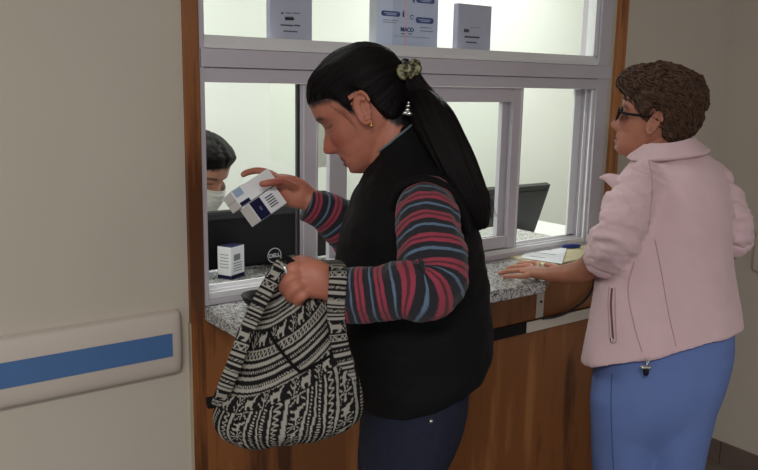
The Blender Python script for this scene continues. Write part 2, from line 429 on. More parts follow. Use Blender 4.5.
# ------------------------------------------------------------------ aluminium service window
W = empty('window_1', (1.56, YW, 1.0), kind='structure')
A = M['alu']
b = MB()
b.bbox(.8045, .817, 1.795, 1.90, 1.0005, 2.2495, .0015)                     # left jamb
b.bbox(2.262, 2.3188, 1.795, 1.865, 1.0005, 2.2495, .0015); b.box(2.29, 2.3188, 1.865, 1.90, 1.0005, 2.2495)
b.bbox(.817, 2.262, 1.799, 1.866, 1.0005, 1.014, .0015)                      # sill track
b.build('frame', A, W)
b = MB()
b.bbox(.817, 2.262, 1.806, 1.812, 1.014, 1.030, .001); b.bbox(.817, 2.262, 1.829, 1.833, 1.014, 1.032, .001); b.bbox(.817, 2.262, 1.858, 1.866, 1.014, 1.036, .001)
b.build('track', M['alu_light'], W)
b = MB(); b.bbox(2.246, 2.2618, 1.829, 1.833, 1.03, 1.548, .001); b.bbox(2.252, 2.2618, 1.806, 1.812, 1.03, 1.548, .001); b.bbox(2.225, 2.2618, 1.858, 1.866, 1.03, 1.548, .001)
b.build('side_channel', M['alu_light'], W)
b = MB()
b.bbox(.817, 2.262, 1.797, 1.88, 1.549, 1.583, .0015)
b.build('head_rail', A, W)
b = MB(); b.bbox(.806, 2.322, 1.788, 1.90, 1.5845, 1.6275, .0015); b.build('transom', A, W)
b = MB()
v = [(x, y, z) for x in (.817, 2.2615) for y, z in ((1.797, 1.629), (1.90, 1.629), (1.90, 1.640), (1.835, 1.660), (1.812, 1.660), (1.797, 1.640))]
n = 6; b.add(v, [tuple(range(6)), tuple(range(11, 5, -1))]+[(i, (i+1) % 6, 6+(i+1) % 6, 6+i) for i in range(6)])
b.build('glazing_bead', M['alu_light'], W)
b = MB()
b.bbox(.817, .8225, 1.805, 1.84, 1.66, 2.2, .001); b.bbox(2.243, 2.2618, 1.805, 1.84, 1.66, 2.2, .001); b.bbox(.817, 2.262, 1.797, 1.90, 2.2, 2.249, .001)
b.build('upper_stop', M['alu_light'], W)
box('upper_pane', .8226, 2.2428, 1.818, 1.822, 1.6602, 2.1998, M['glass'], W)
def sash(x0, x1, ls, rs, y0, y1, name):
    b = MB()
    b.bbox(x0, x0+ls, y0, y1, 1.0335, 1.5485, .0015); b.bbox(x1-rs, x1, y0, y1, 1.0335, 1.5485, .0015)
    b.bbox(x0+ls, x1-rs, y0+.002, y1-.002, 1.0335, 1.072, .0015); b.bbox(x0+ls, x1-rs, y0+.002, y1-.002, 1.504, 1.5485, .0015)
    s = b.build(name, A, W)
    box('pane', x0+ls-.004, x1-rs+.004, (y0+y1)/2-.002, (y0+y1)/2+.002, 1.068, 1.508, M['glass'], s)
    return s
s1 = sash(1.090, 1.921, .056, .046, 1.8125, 1.8285, 'front_sash')
box('gasket', 1.0825, 1.0898, 1.815, 1.826, 1.0335, 1.5485, M['alu_dark'], s1)
b = MB(); b.bbox(1.098, 1.101, 1.8085, 1.8124, 1.036, 1.546, .0008); b.bbox(1.138, 1.141, 1.8085, 1.8124, 1.036, 1.546, .0008); b.bbox(1.9085, 1.913, 1.8085, 1.8124, 1.036, 1.546, .0008); b.build('highlight_rib', M['alu_light'], s1)  # paler strips stand in for highlight lines along the sash stiles
s2 = sash(1.196, 1.893, .058, .044, 1.8335, 1.8515, 'rear_sash')

# ------------------------------------------------------------------ papers behind the upper glass
def flat(name, rect, y, d, mat, parent):
    """thin print on an upright sheet from an image rectangle"""
    u0, v0, u1, v1 = rect
    a = onY(u0, (v0+v1)/2, y); c = onY(u1, (v0+v1)/2, y); mu = (u0+u1)/2
    z1 = onY(mu, v0, y)[2]; z0 = onY(mu, v1, y)[2]
    return box(name, a[0], c[0], y-d, y, z0, z1, mat, parent)
def sign(u0, u1, vb, ztop, label, marks):
    yb = 1.868; x0, x1 = onY(u0, vb, yb)[0], onY(u1, vb, yb)[0]
    r = empty('notice_sign', ((x0+x1)/2, yb, 1.66), label, 'sign', 'lavender notices on the window transom')
    b = MB(); b.bbox(x0, x1, yb, yb+.022, 1.6402, ztop, .001); b.build('backing', M['acrylic_edge'], r)
    box('sheet', x0+.001, x1-.001, yb-.001, yb-.0002, 1.6402, ztop-.002, M['sign_lav'], r)
    for k, rc in enumerate(marks): flat('print', rc, yb-.0012, .0006, M['ink'] if k else M['ink'], r)
    return r
sign(270.5, 312, 39, 1.83, 'left of the two lavender notice signs, above the open hatch, nearest the wooden frame',
     [(285, 17.6, 294, 20)]+[(285+i*1.45, 16.6, 286+i*1.45, 20.4) for i in range(6)]+[(281, 12.3, 283.5, 14), (285.5, 12.6, 291, 13.4), (292, 12.8, 300, 13.5), (280.5, 24.6, 293, 26), (294, 24.8, 300, 26.2), (283.5, 30.8, 297.5, 32)])
sign(457, 490, 49, onY(473, 4.5, 1.868)[2], 'small lavender notice sign whose whole top edge shows, standing alone on the transom',
     [(464, 29, 469, 32.3)]+[(464.5, 36.3, 479.5, 38), (466, 41.8, 476.5, 43)]+[(470+i*2.6, 27.5, 471.5+i*2.6, 28) for i in range(4)])
yb = 1.872
x0, x1 = onY(369, 45, yb)[0], onY(437, 48, yb)[0]; zt = 1.98
po = empty('health_poster', ((x0+x1)/2, yb, 1.66), 'pale blue leaflet poster with dark blue pill-shaped headings behind the upper glass', 'poster')
box('sheet', x0, x1, yb, yb+.002, 1.6402, zt, M['poster'], po)
xa, xb = onY(376, 45, yb)[0], onY(392, 46, yb)[0]
box('pale_band', xa, xb, yb-.0006, yb-.0001, 1.641, zt-.001, M['poster_l'], po)
box('white_margin', x0+.0005, xa, yb-.0006, yb-.0001, 1.641, zt-.001, M['white_paper'], po)
xl = onY(405.8, 20, yb)[0]; box('pink_line', xl-.003, xl+.003, yb-.0007, yb-.0002, 1.641, zt-.001, M['pink_line'], po)
def pill(u0, u1, v0, v1):
    a, c = onY(u0, (v0+v1)/2, yb), onY(u1, (v0+v1)/2, yb); r = (onY((u0+u1)/2, v0, yb)[2]-onY((u0+u1)/2, v1, yb)[2])/2
    zc = (a[2]+c[2])/2; V = []
    for dy in (-.0012, -.0007):
        for k in range(24):
            t = 2*math.pi*k/24; cx = c[0]-r if math.cos(t) > 0 else a[0]+r
            V.append((cx+r*math.cos(t), yb+dy, zc+r*math.sin(t)))
    F = [tuple(range(24)), tuple(range(47, 23, -1))]+[(k, (k+1) % 24, 24+(k+1) % 24, 24+k) for k in range(24)]
    o = link('heading', V, F, M['ink_blue'], po, False)
    flat('heading_line', (u0+3, (v0+v1)/2-.9, u1-3, (v0+v1)/2-.3), yb-.0013, .0004, M['poster_l'], po)
    flat('heading_line', (u0+5, (v0+v1)/2+.7, u1-4, (v0+v1)/2+1.2), yb-.0013, .0004, M['poster_l'], po)
pill(381, 400, 11, 16.3); pill(415.6, 433.4, 17.6, 23.6); pill(416, 434.5, -2, 3.4); pill(381, 400, -9, -4)
for rc in ((402.6, 12.2, 404.3, 17), (403, 10.6, 404, 12), (413, -1, 414.6, 2.6)): flat('figure', rc, yb-.0008, .0005, M['ink_blue'], po)
c = onY(412, 17.3, yb-.0008)
V = [(c[0]+a*.0055, c[1]+d, c[2]+z*.0065) for d in (0, -.0005) for a, z in ((-1, 1), (1, 1), (1, -.1), (.5, -.8), (0, -1.1), (-.5, -.8), (-1, -.1))]
link('shield', V, [tuple(range(7)), tuple(range(13, 6, -1))]+[(k, (k+1) % 7, 7+(k+1) % 7, 7+k) for k in range(7)], M['ink_blue'], po, False)
V2 = [(c[0]+(p[0]-c[0])*.6, p[1]-.0005, c[2]+(p[2]-c[2])*.6) for p in V]
link('shield_face', V2, [tuple(range(7)), tuple(range(13, 6, -1))]+[(k, (k+1) % 7, 7+(k+1) % 7, 7+k) for k in range(7)], M['poster_l'], po, False)
text('lettering', 'MACO', .0165, onY(407.2, 29.8, yb-.0012), (1, 0, 0), (0, 0, 1), M['ink_blue'], po)
for rc in ((401, 33.4, 404.5, 34.2), (408.5, 33.6, 412, 34.4), (394, 36.8, 430, 37.1), (420, 27.5, 432, 27.9), (420, 31, 433, 31.4), (383, 20, 398, 20.4), (383, 22.2, 396, 22.6)): flat('small_print', rc, yb-.0008, .0004, M['ink'], po)

# ------------------------------------------------------------------ pharmacy furniture
zb = 1.20; q0, q1 = onZ(270, 160, zb), onZ(296, 163, zb)
cx = (q0[0]+q1[0])/2
yf = 1.0*onX(270, 160, cx)[1]; yn = onX(296, 163, cx)[1]; yn2 = onX(318, 166, cx)[1]
cab = empty('wall_cabinet', (cx+.16, (yf+yn2)/2, zb), 'pale grey-green wall cabinet hanging inside the pharmacy near the open hatch', 'cabinet')
box('body', cx+.018, cx+.34, yn2, yf, zb, 1.70, M['cab'], cab)
box('door', cx, cx+.0178, yn+.002, yf, zb, 1.70, M['cab'], cab); box('door', cx, cx+.0178, yn2, yn-.002, zb, 1.70, M['cab'], cab)
d = empty('desk', (2.7, 2.9, 0), 'white desk inside the pharmacy under the tilted monitor', 'desk')
box('desktop', 1.9, 3.6, 2.66, 3.3, .74, .77, M['desk'], d, r=.003)
for xx in (1.9, 3.575): box('side_panel', xx, xx+.025, 2.68, 3.28, .0, .74, M['desk'], d)

# monitor at the open hatch
ym = 2.092
xl_, xr_ = onY(275, 256, ym)[0]-.27, onY(275, 256, ym)[0]+.27
zt, zl = onY(255, 209, ym)[2], onY(240, 271, ym)[2]
zl = 1.014
mo = empty('computer_monitor', ((xl_+xr_)/2, ym+.1, 1.0), 'black monitor back with round silver logo, standing at the open hatch', 'monitor')
b = MB(); b.bbox(xl_, xr_, ym, ym+.035, zl, zt, .006); b.build('housing', M['black'], mo)
box('bezel', xl_+.003, xr_-.003, ym+.0352, ym+.042, zl+.003, zt-.003, M['grey_plastic'], mo)
box('screen', xl_+.015, xr_-.015, ym+.0422, ym+.0435, zl+.02, zt-.015, M['screen'], mo)
box('upper_ledge', xl_+.004, xr_-.004, ym-.0035, ym-.0002, zt-.022, zt-.004, M['grey_plastic'], mo, r=.001)
b = MB(); b.bbox((xl_+xr_)/2-.04, (xl_+xr_)/2+.04, ym+.044, ym+.07, 1.014, zt-.06, .004); b.build('stand_neck', M['black'], mo)
b = MB(); b.bbox((xl_+xr_)/2-.11, (xl_+xr_)/2+.11, ym+.044, ym+.15, 1.001, 1.0132, .003); b.build('stand_foot', M['black'], mo)
lc = onY(274.5, 255.5, ym-.001); R_ = 7.4/FPX*(lc@FWD-EYEP@FWD)
v, f, _ = tube([lc+np.array([R_*math.cos(a), 0, R_*math.sin(a)]) for a in np.linspace(0, 2*math.pi, 41)], [.0013]*41, (0, 1, 0), n=64, seg=8, rnd=False)
link('logo_ring', v, f, M['logo'], mo)
text('logo_lettering', 'DELL', .0165, lc+np.array([0, -.0006, 0]), (1, 0, .06), (0, 0, 1), M['logo'], mo, .0008)

# second monitor, tilted, on the inner desk
y2 = 2.86
tl, tr, br = onY(484, 189, y2-.05), onY(551, 184.5, y2-.05), onY(537, 234, y2+.05)
w = tr[0]-tl[0]+.0; cxm = tr[0]-w/2-.0
top = np.array([cxm, y2-.05, tr[2]]); bot = np.array([cxm, y2+.05, br[2]])
upv = (top-bot); nv = nrm(np.cross((1, 0, 0), upv)); 
if nv[1] > 0: nv = -nv
c = (top+bot)/2
m2 = empty('computer_monitor', (cxm, y2+.12, .77), 'dark grey monitor tilted back on the inner desk, seen through the sliding pane', 'monitor')
b = MB(); b.hexa(c-nv*.016, (w/2, 0, 0), upv/2, nv*.016, .005); b.build('housing', M['grey_plastic'], m2)
b = MB(); b.hexa(c-nv*.0335, (w/2-.012, 0, 0), upv/2*.9, nv*.001, 0); b.build('screen', M['screen'], m2)
b = MB(); b.hexa(c+nv*.001+upv*.40, (w/2-.03, 0, 0), upv*.006, nv*.0015, 0); b.build('vent', M['black'], m2)
b = MB(); e = c-nv*.034; b.hexa((e+np.array([cxm, y2+.12, .775]))/2, (.03, 0, 0), (e-np.array([cxm, y2+.12, .775]))/2, nrm(np.cross((1, 0, 0), e-np.array([cxm, y2+.12, .775])))*.012, .002); b.build('stand_neck', M['grey_plastic'], m2)
box('stand_foot', cxm-.11, cxm+.11, y2+.02, y2+.22, .7705, .785, M['grey_plastic'], m2, r=.003)

# ------------------------------------------------------------------ small things on the counter
def carton(name, c, ax, ay, az, label, group=None, prints=()):
    """carton with centre, half axes; prints: (face axis, sign, material, u0,u1,v0,v1) in -1..1 on that face"""
    o = empty(name, np.array(c)-np.array(az), label, 'box', group)
    b = MB(); b.hexa(c, ax, ay, az, .0008); b.build('carton', M['box_white'], o)
    A = [np.array(a, float) for a in (ax, ay, az)]
    for nm, k, s, mat, u0, u1, v0, v1 in prints:
        a, u, v = A[k], A[(k+1) % 3], A[(k+2) % 3]
        cc = np.array(c)+a*s*(1+.00045/np.linalg.norm(a))+u*(u0+u1)/2+v*(v0+v1)/2
        bb = MB(); bb.hexa(cc, u*(u1-u0)/2, v*(v1-v0)/2, nrm(a)*.0003, 0); bb.build(nm, M[mat], o)
    return o
# upright carton: corners at the sill
mb = onZ(233.5, 281.5, 1.0005)   # nearest bottom corner
yaw = math.radians(38)
hw = .0225; hh = .046
ca, sa = math.cos(yaw), math.sin(yaw)
e1 = np.array([ca, -sa, 0]); 
mb = onZ(231.5, 279.8, 1.0005)
p_l, p_r = onZ(222, 277, 1.0005), onZ(244.5, 275.5, 1.0005)
ex = nrm(p_r-mb); ey = np.array([-ex[1], ex[0], 0]); hx = np.linalg.norm(p_r-mb)/2; hy = .024
hz = (1.0-0)/2
cc = mb+ex*hx+ey*hy
dep = (cc-EYEP)@FWD; hz = .5*32.0*dep/FPX
cc = cc+np.array([0, 0, hz])
carton('medicine_box', cc, ex*hx, ey*hy, ZZ*hz, 'small white carton with navy ends standing on the sill before the black monitor', None,
       [('navy_base', 0, -1, 'box_navy', -1, 1, -1, -.78), ('navy_base', 1, -1, 'box_navy', -1, -.74, -1, 1), ('navy_base', 0, 1, 'box_navy', -1, 1, -1, -.78),
        ('navy_top', 2, 1, 'box_navy', -.98, .98, -.98, .98)]
       + [('barcode', 1, -1, 'ink', .12, .52, -.6+i*.17, -.6+i*.17+.09) for i in range(6)]
       + [('small_print', 1, -1, 'ink', -.05-i*.16, -.01-i*.16, -.62, .6) for i in range(4)]
       + [('small_print', 0, -1, 'ink', -.6, .6, .5-i*.2, .53-i*.2) for i in range(5)])
# black dish on the granite
dc = onZ(262, 306, 1.0); 
V = []; prof = [(.0, .001), (.030, .001), (.044, .012), (.052, .030), (.049, .030), (.040, .013), (.028, .006), (0, .006)]
F = []; S = 32
for r_, z_ in prof:
    for k in range(S): V.append((dc[0]+(r_+1e-5)*math.cos(2*math.pi*k/S), dc[1]+(r_+1e-5)*math.sin(2*math.pi*k/S), 1.0+z_))
F = gridfaces(len(prof), S, True)
tag(link('round_dish', V, F, M['black']), 'small round black dish on the granite behind the patterned backpack', 'dish')
# papers near the open end of the window
def sheet(name, pix, z, th, mat, label, cat):
    V = [onZ(u, v, z) for u, v in pix]; V = V+[p+ZZ*th for p in V]; n = len(pix)
    return tag(link(name, V, [tuple(range(n)), tuple(range(2*n-1, n-1, -1))]+[(k, (k+1) % n, n+(k+1) % n, n+k) for k in range(n)], mat, None, False), label, cat)
sheet('card_folder', [(506, 257), (546, 266.5), (600, 257), (594, 245.5), (570, 247)], 1.0006, .005, M['yellow_paper'], 'flat manila folder on the granite under the white slip', 'folder')
sl = sheet('paper_slip', [(521, 258), (562, 264), (567, 247.5), (531, 243.5)], 1.0075, .0012, M['white_paper'], 'folded white paper slip lying on the manila folder', 'paper')
pr0 = [onZ(u, v, 1.0089) for u, v in ((533, 253.5), (557, 255.8))]
b = MB(); 
for (a, c_) in (((534, 252.3), (556, 254.8)), ((530, 256), (546, 258)), ((536, 248.5), (552, 250))):
    A0, A1 = onZ(*a, 1.0092), onZ(*c_, 1.0092); dd = nrm(A1-A0); b.hexa((A0+A1)/2, (A1-A0)/2, np.cross(ZZ, dd)*.0012, ZZ*.0002, 0)
b.build('print', M['ink'], sl)
a0, a1 = onZ(564, 246.5, 1.013), onZ(579, 246, 1.013)
v, f, _ = tube([a0, (a0+a1)/2, a1], [.007, .0075, .006], seg=12)
tag(link('marker_pen', v, f, M['blue_pen']), 'short blue marker lying on the folder by the window corner', 'pen')
# ------------------------------------------------------------------ people: shared builders
def gs(x, s): return np.exp(-(x/s)**2/2)
def sstep(a, b, x):
    t = np.clip((x-a)/(b-a), 0, 1); return t*t*(3-2*t)
HZ = np.array([-.114, -.108, -.10, -.085, -.065, -.05, -.03, 0, .03, .06, .085, .102, .111, .1145])
HF = np.array([.060, .074, .083, .086, .085, .086, .087, .084, .092, .090, .076, .052, .025, .002])
HB = np.array([.040, .022, .010, -.008, -.035, -.058, -.078, -.094, -.101, -.098, -.082, -.058, -.03, -.004])
HW = np.array([.016, .028, .036, .046, .054, .059, .064, .069, .074, .073, .062, .042, .021, .002])
def head_base(th, z, off=0.0):
    """skull surface: th = 0 ahead, z up; arrays"""
    f, bk, w = np.interp(z, HZ, HF), np.interp(z, HZ, HB), np.interp(z, HZ, HW)
    # smooth the tables a little
    for dz in (-.006, .006):
        f = f+np.interp(z+dz, HZ, HF); bk = bk+np.interp(z+dz, HZ, HB); w = w+np.interp(z+dz, HZ, HW)
    f, bk, w = f/3, bk/3, w/3
    cx = np.where(z < -.05, bk+(f-bk)*.38, -.008); c, s = np.cos(th), np.sin(th)
    e = 2/2.25
    cc, ss = np.sign(c)*np.abs(c)**e, np.sign(s)*np.abs(s)**e
    x = np.where(c > 0, cx+(f-cx)*cc, cx+(cx-bk)*cc); y = w*ss
    if np.any(off):
        n = np.stack([x-cx, y*1.3, (z-.01)*1.0], -1); n /= np.linalg.norm(n, axis=-1)[..., None]+1e-9
        x, y, z = x+n[..., 0]*off, y+n[..., 1]*off, z+n[..., 2]*off
    return np.stack([x, y, z], -1)
def head_face(age=1.0, nose=1.0, closed=True):
    nz, nt = 150, 180
    zz = np.concatenate([np.linspace(-.114, .06, 112), np.linspace(.06, .1145, 39)[1:]]); nz = len(zz)
    k = np.linspace(-1, 1, nt, endpoint=False); th = math.pi*np.sign(k)*np.abs(k)**1.35
    T, Z = np.meshgrid(th, zz); p = head_base(T, Z); x, y = p[..., 0].copy(), p[..., 1].copy()
    fr = sstep(.03, .06, x)
    prof = np.interp(Z, [-.060, -.053, -.047, -.040, -.033, -.02, -.005, .008, .02], [0, .004, .019, .0275, .0265, .018, .009, .003, 0])
    sy = np.interp(Z, [-.055, -.04, -.02, .005], [.0115, .0095, .0075, .0065])
    d = nose*prof*gs(y, sy)
    d += .0075*nose*(gs(y-.0135, .005)+gs(y+.0135, .005))*gs(Z+.043, .0065)
    d += .0055*gs(Z+.0665, .0052)*gs(y, .017)+.0062*gs(Z+.0805, .0052)*gs(y, .015)-.0045*gs(Z+.0735, .0022)*gs(y, .021)
    d += -.004*gs(Z+.089, .004)*gs(y, .018)+.0055*gs(Z+.101, .008)*gs(y, .015)
    for sgn in (-1, 1):
        ey = y-sgn*.031
        d += -.0125*gs(ey, .0145)*gs(Z-.001, .0105)+.0085*gs(ey, .0105)*gs(Z+.001, .0075)
        d += .0045*gs(ey-sgn*.002, .02)*gs(Z-.0215, .006)
        d += .0045*gs(y-sgn*.046, .014)*gs(Z+.028, .013)
        d += -.0022*age*gs((y-sgn*.026)+(Z+.058)*sgn*.8, .0032)*gs(Z+.058, .016)
        d += -.0018*age*gs(Z+.0125, .0022)*gs(ey, .013)-.0016*gs(Z+.0015-ey*ey*12, .0012)*gs(ey, .012)
    x += d*fr
    V = np.stack([x, y, Z], -1).reshape(-1, 3)
    return V, gridfaces(nz, nt, True)
def ear(sgn):
    """outer ear plate with rolled rim and lobe, head coordinates"""
    out = []
    c = np.array([-.012, sgn*.072, -.004]); lean = .22
    def q(a, r1, r2, o=0): # outline
        px, pz = r1*math.cos(a), r2*math.sin(a)
        return c+np.array([px-lean*pz, sgn*(.004+o-.35*px), pz])
    rim = [q(a, .0158*(.86 if -2.3 < a < -1 else 1), .0295, .0065) for a in np.linspace(-1.9, 2.9, 22)]
    v, f, _ = tube(rim, [.0044]*4+[.0040]*18, seg=8, n=50); out.append((v, f))
    inner = [q(a, .0082, .0165, .0045) for a in np.linspace(-1.0, 2.4, 10)]
    v, f, _ = tube(inner, [.0030]*10, seg=8, n=28); out.append((v, f))
    pl = [c+np.array([.0-lean*z, sgn*(.001), z]) for z in np.linspace(-.026, .026, 7)]
    v, f, _ = tube(pl, [(.009, .0028), (.012, .0028), (.014, .0028), (.015, .0028), (.0155, .0028), (.014, .0028), (.010, .0028)], (1, -.35*sgn, 0), seg=14, n=30); out.append((v, f))
    v, f, _ = tube([c+np.array([.007, sgn*.003, -.027]), c+np.array([.006, sgn*.003, -.034])], [.0056, .005], seg=10); out.append((v, f))
    v, f, _ = tube([c+np.array([.0145, sgn*.001, -.006]), c+np.array([.0145, sgn*.001, .002])], [.004, .0035], seg=8); out.append((v, f))
    return out
class Head:
    def __init__(s, origin, pitch, yaw, roll=0, facing=None, scale=1.0):
        """facing: horizontal unit vector before pitch (down positive) and yaw (towards the left ear)"""
        F = np.array(facing, float); L = np.cross(ZZ, F)
        if roll or True:
            U = ZZ
        F2 = F*math.cos(yaw)+L*math.sin(yaw); L2 = np.cross(U, F2)
        F3 = F2*math.cos(pitch)-U*math.sin(pitch); U3 = U*math.cos(pitch)+F2*math.sin(pitch)
        L3 = L2*math.cos(roll)+U3*math.sin(roll); U4 = U3*math.cos(roll)-L2*math.sin(roll)
        s.B = np.stack([F3, L3, U4])*scale; s.o = np.array(origin, float); s.k = scale
    def w(s, V): return np.asarray(V, float) @ s.B+s.o
    def inv(s, W): return (np.asarray(W)-s.o) @ s.B.T/s.k**2
def hand(parts, wrist, palm, fingers, palm_r, ref, seg=12):
    """palm loft from wrist to knuckles plus finger chains, all closed shapes"""
    v, f, _ = tube([wrist]+list(palm), palm_r, ref, seg=18, n=26); parts.append((v, f))
    for pts, r in fingers:
        rr = np.linspace(r, r*.8, len(pts)); v, f, _ = tube(pts, list(rr), seg=seg, n=8*len(pts)); parts.append((v, f))
def foot(parts, ankle, fwd):
    fwd = np.array(fwd)
    v, f, _ = tube([ankle+np.array([0, 0, .0])-fwd*.03, ankle-ZZ*.035+fwd*.03, ankle-ZZ*.06+fwd*.10, ankle-ZZ*.066+fwd*.155], [(.035, .04), (.04, .042), (.038, .024), (.032, .014)], np.cross(ZZ, fwd), seg=16); parts.append((v, f))
def shoe(name, ankle, fwd, mat, parent):
    fwd = np.array(fwd); g0 = np.array([ankle[0], ankle[1], 0])
    v, f, _ = tube([g0+ZZ*.055-fwd*.055, g0+ZZ*.055+fwd*.0, g0+ZZ*.047+fwd*.08, g0+ZZ*.036+fwd*.15, g0+ZZ*.03+fwd*.185], [(.038, .05), (.047, .054), (.05, .046), (.046, .035), (.036, .026)], np.cross(ZZ, fwd), seg=20, exp=2.6)
    v[:, 2] = np.maximum(v[:, 2], .0015); o = link(name, v, f, mat, parent)
    v, f, _ = tube([g0+ZZ*.009-fwd*.085, g0+ZZ*.009+fwd*.0, g0+ZZ*.009+fwd*.09, g0+ZZ*.009+fwd*.20], [(.036, .008), (.047, .008), (.052, .008), (.036, .008)], np.cross(ZZ, fwd), seg=20, exp=3, n=24)
    v[:, 2] = np.maximum(v[:, 2], .0008); link('sole', v, f, M['shoe'], o)
def skin_cols(V, head, base, lips, brow, cheek, browz=.024, brow_s=1.0, eyes=True, seed=1):
    base, lips, brow, cheek = (np.array(lin(c)) for c in (base, lips, brow, cheek))
    off = Vector((seed*2.3, 0, 0))
    n = np.array([noise.fractal(Vector(p*38)+off, .8, 2, 3) for p in V])
    C = base[None]*(1+.10*n)[:, None]
    h = head.inv(V); x, y, z = h.T; fr = sstep(.045, .065, x)
    def mix(C, col, a): return C*(1-a[:, None])+col[None]*a[:, None]
    ay = np.abs(y)
    C = mix(C, cheek, np.clip(.55*fr*gs(ay-.036, .016)*gs(z+.03, .018)+.5*fr*gs(y, .010)*gs(z+.04, .009)*(x > .09), 0, 1))
    C = mix(C, lips, np.clip(.9*fr*(gs(z+.067, .0045)+gs(z+.0795, .0048))*sstep(.027, .019, ay)*(z > -.09), 0, 1))
    C = mix(C, lips*.35, .8*fr*gs(z+.0735, .0014)*sstep(.026, .02, ay))
    bz = browz-.004*((ay-.03)/.02)**2
    C = mix(C, brow, np.clip(.85*brow_s*fr*gs(z-bz, .0034)*sstep(.010, .016, ay)*sstep(.052, .044, ay), 0, 1))
    ey = ay-.031
    if eyes:
        C = mix(C, brow, np.clip(.9*fr*gs(z+.0015-ey*ey*12, .0015)*sstep(.017, .012, np.abs(ey)), 0, 1))
        C = mix(C, base*.72, .45*fr*gs(ey, .014)*gs(z+.010, .005))
    nost = fr*gs(ay-.007, .0035)*gs(z+.0495, .0022)*(x > .085)
    C = mix(C, base*.2, np.clip(.8*nost, 0, 1))
    return C
def hair_shell(head, hline, T, name, mat, parent, nz=70, nt=120, bumps=0, bscale=30, lo=-.095, pole=(-.09, 0, .05), seed=0, edge=.02, rough=.5):
    """hair growing on the skull above the hairline; thickness T(x,y,z) fades to nothing at the hairline"""
    zz = np.concatenate([np.linspace(lo, .07, nz//2), np.linspace(.07, .1144, nz-nz//2+1)[1:]]); th = np.linspace(-math.pi, math.pi, nt, endpoint=False)
    A, Z = np.meshgrid(th, zz); p = head_base(A, Z); x, y, z = p[..., 0], p[..., 1], p[..., 2]
    m = z-hline(x, np.abs(y))
    t = np.asarray(T(x, y, z))*sstep(0, edge, m)-.0012*(m <= edge*.1)
    if bumps:
        q = np.array([noise.fractal(Vector(a*bscale)+Vector((seed, 0, 0)), rough, 2.0, 4) for a in p.reshape(-1, 3)]).reshape(t.shape)
        t = t+bumps*q*sstep(0, edge, m)
    q = head_base(A, Z, t); V = q.reshape(-1, 3); ok = (m > -.006).ravel(); F = []
    for i in range(len(zz)-1):
        for jx in range(nt):
            k = (jx+1) % nt; f = (i*nt+jx, i*nt+k, (i+1)*nt+k, (i+1)*nt+jx)
            if all(ok[a] for a in f): F.append(f)
    F.append(tuple((len(zz)-1)*nt+jx for jx in range(nt)))
    used = sorted({a for f in F for a in f}); mp = {a: i for i, a in enumerate(used)}
    V = V[used]; F = [tuple(mp[a] for a in f) for f in F]
    pv = V-np.array(pole); r = np.linalg.norm(pv, axis=1); UV = np.stack([np.arctan2(pv[:, 1], pv[:, 2]+.02)/6.28, r*4], 1)
    o = link(name, head.w(V), F, mat, parent, uvs=UV); return o
def stripe_cols(s, per=.05):
    """knit stripes along a sleeve, s in metres"""
    t = (s/per) % 1.0
    blk, red, wine, blue = (np.array(lin(c)) for c in ((26, 25, 33), (140, 50, 68), (78, 32, 44), (84, 104, 128)))
    C = np.tile(blk, (len(s), 1))
    for a, b_, c in ((.18, .33, red), (.33, .42, wine), (.42, .57, red), (.77, .87, blue)): C[(t >= a) & (t < b_)] = c
    return C

def hair_roots(C, V, head, hline, col, noise_s=70, depth=.012, soft=.010):
    """short fine hair growing thin at the hairline, as skin colour"""
    h = head.inv(V); m = h[:, 2]-hline(h[:, 0], np.abs(h[:, 1]))
    n = np.array([noise.fractal(Vector((p[0]*noise_s, p[1]*noise_s, p[2]*noise_s*.5)), .7, 2, 3) for p in h])
    a = sstep(-depth, soft*.3, m+n*.006)*(h[:, 2] > -.09)*((np.abs(h[:, 1]) < .0745)); col = np.array(lin(col))
    a = a*np.where((h[:, 0] < .006) & (h[:, 0] > -.032) & (h[:, 2] < .03), 0, 1)
    return C*(1-a[:, None])+col*a[:, None]
def combed(head, surf, starts, pole, r, name, mat, parent, n=22, lift=.0006, seed=0):
    """fine strands combed over a hair surface towards the tie"""
    Vs, Fs = surf; t = BVHTree.FromPolygons([Vector(v) for v in Vs], [tuple(f) for f in Fs]); rg = random.Random(seed); b = MB()
    c0 = np.array([-.012, 0, .012])
    for s in starts:
        s = np.array(s); pp = []
        for k in np.linspace(0, rg.uniform(.7, 1), n):
            q = s*(1-k)+np.array(pole)*k; d = q-c0
            if np.linalg.norm(d) < .02: break
            w = Vector(head.w(c0)); dw = Vector(head.w(c0+d)-head.w(c0)).normalized(); hit = t.ray_cast(w, dw)
            if hit[0] is None: continue
            pp.append(np.array(hit[0])+np.array(dw)*lift)
        if len(pp) > 5:
            v, f, _ = tube(pp, [r*rg.uniform(.6, 1.2)]*len(pp), seg=5, n=len(pp)); b.add(v, f)
    if b.v: return b.build(name, mat, parent, True, uvs=np.random.RandomState(1).rand(len(b.v), 2)*.0)
def mesh_world(o):
    l = np.array(worldloc(o)); return np.array([np.array(v.co)+l for v in o.data.vertices]), [tuple(p.vertices) for p in o.data.polygons]
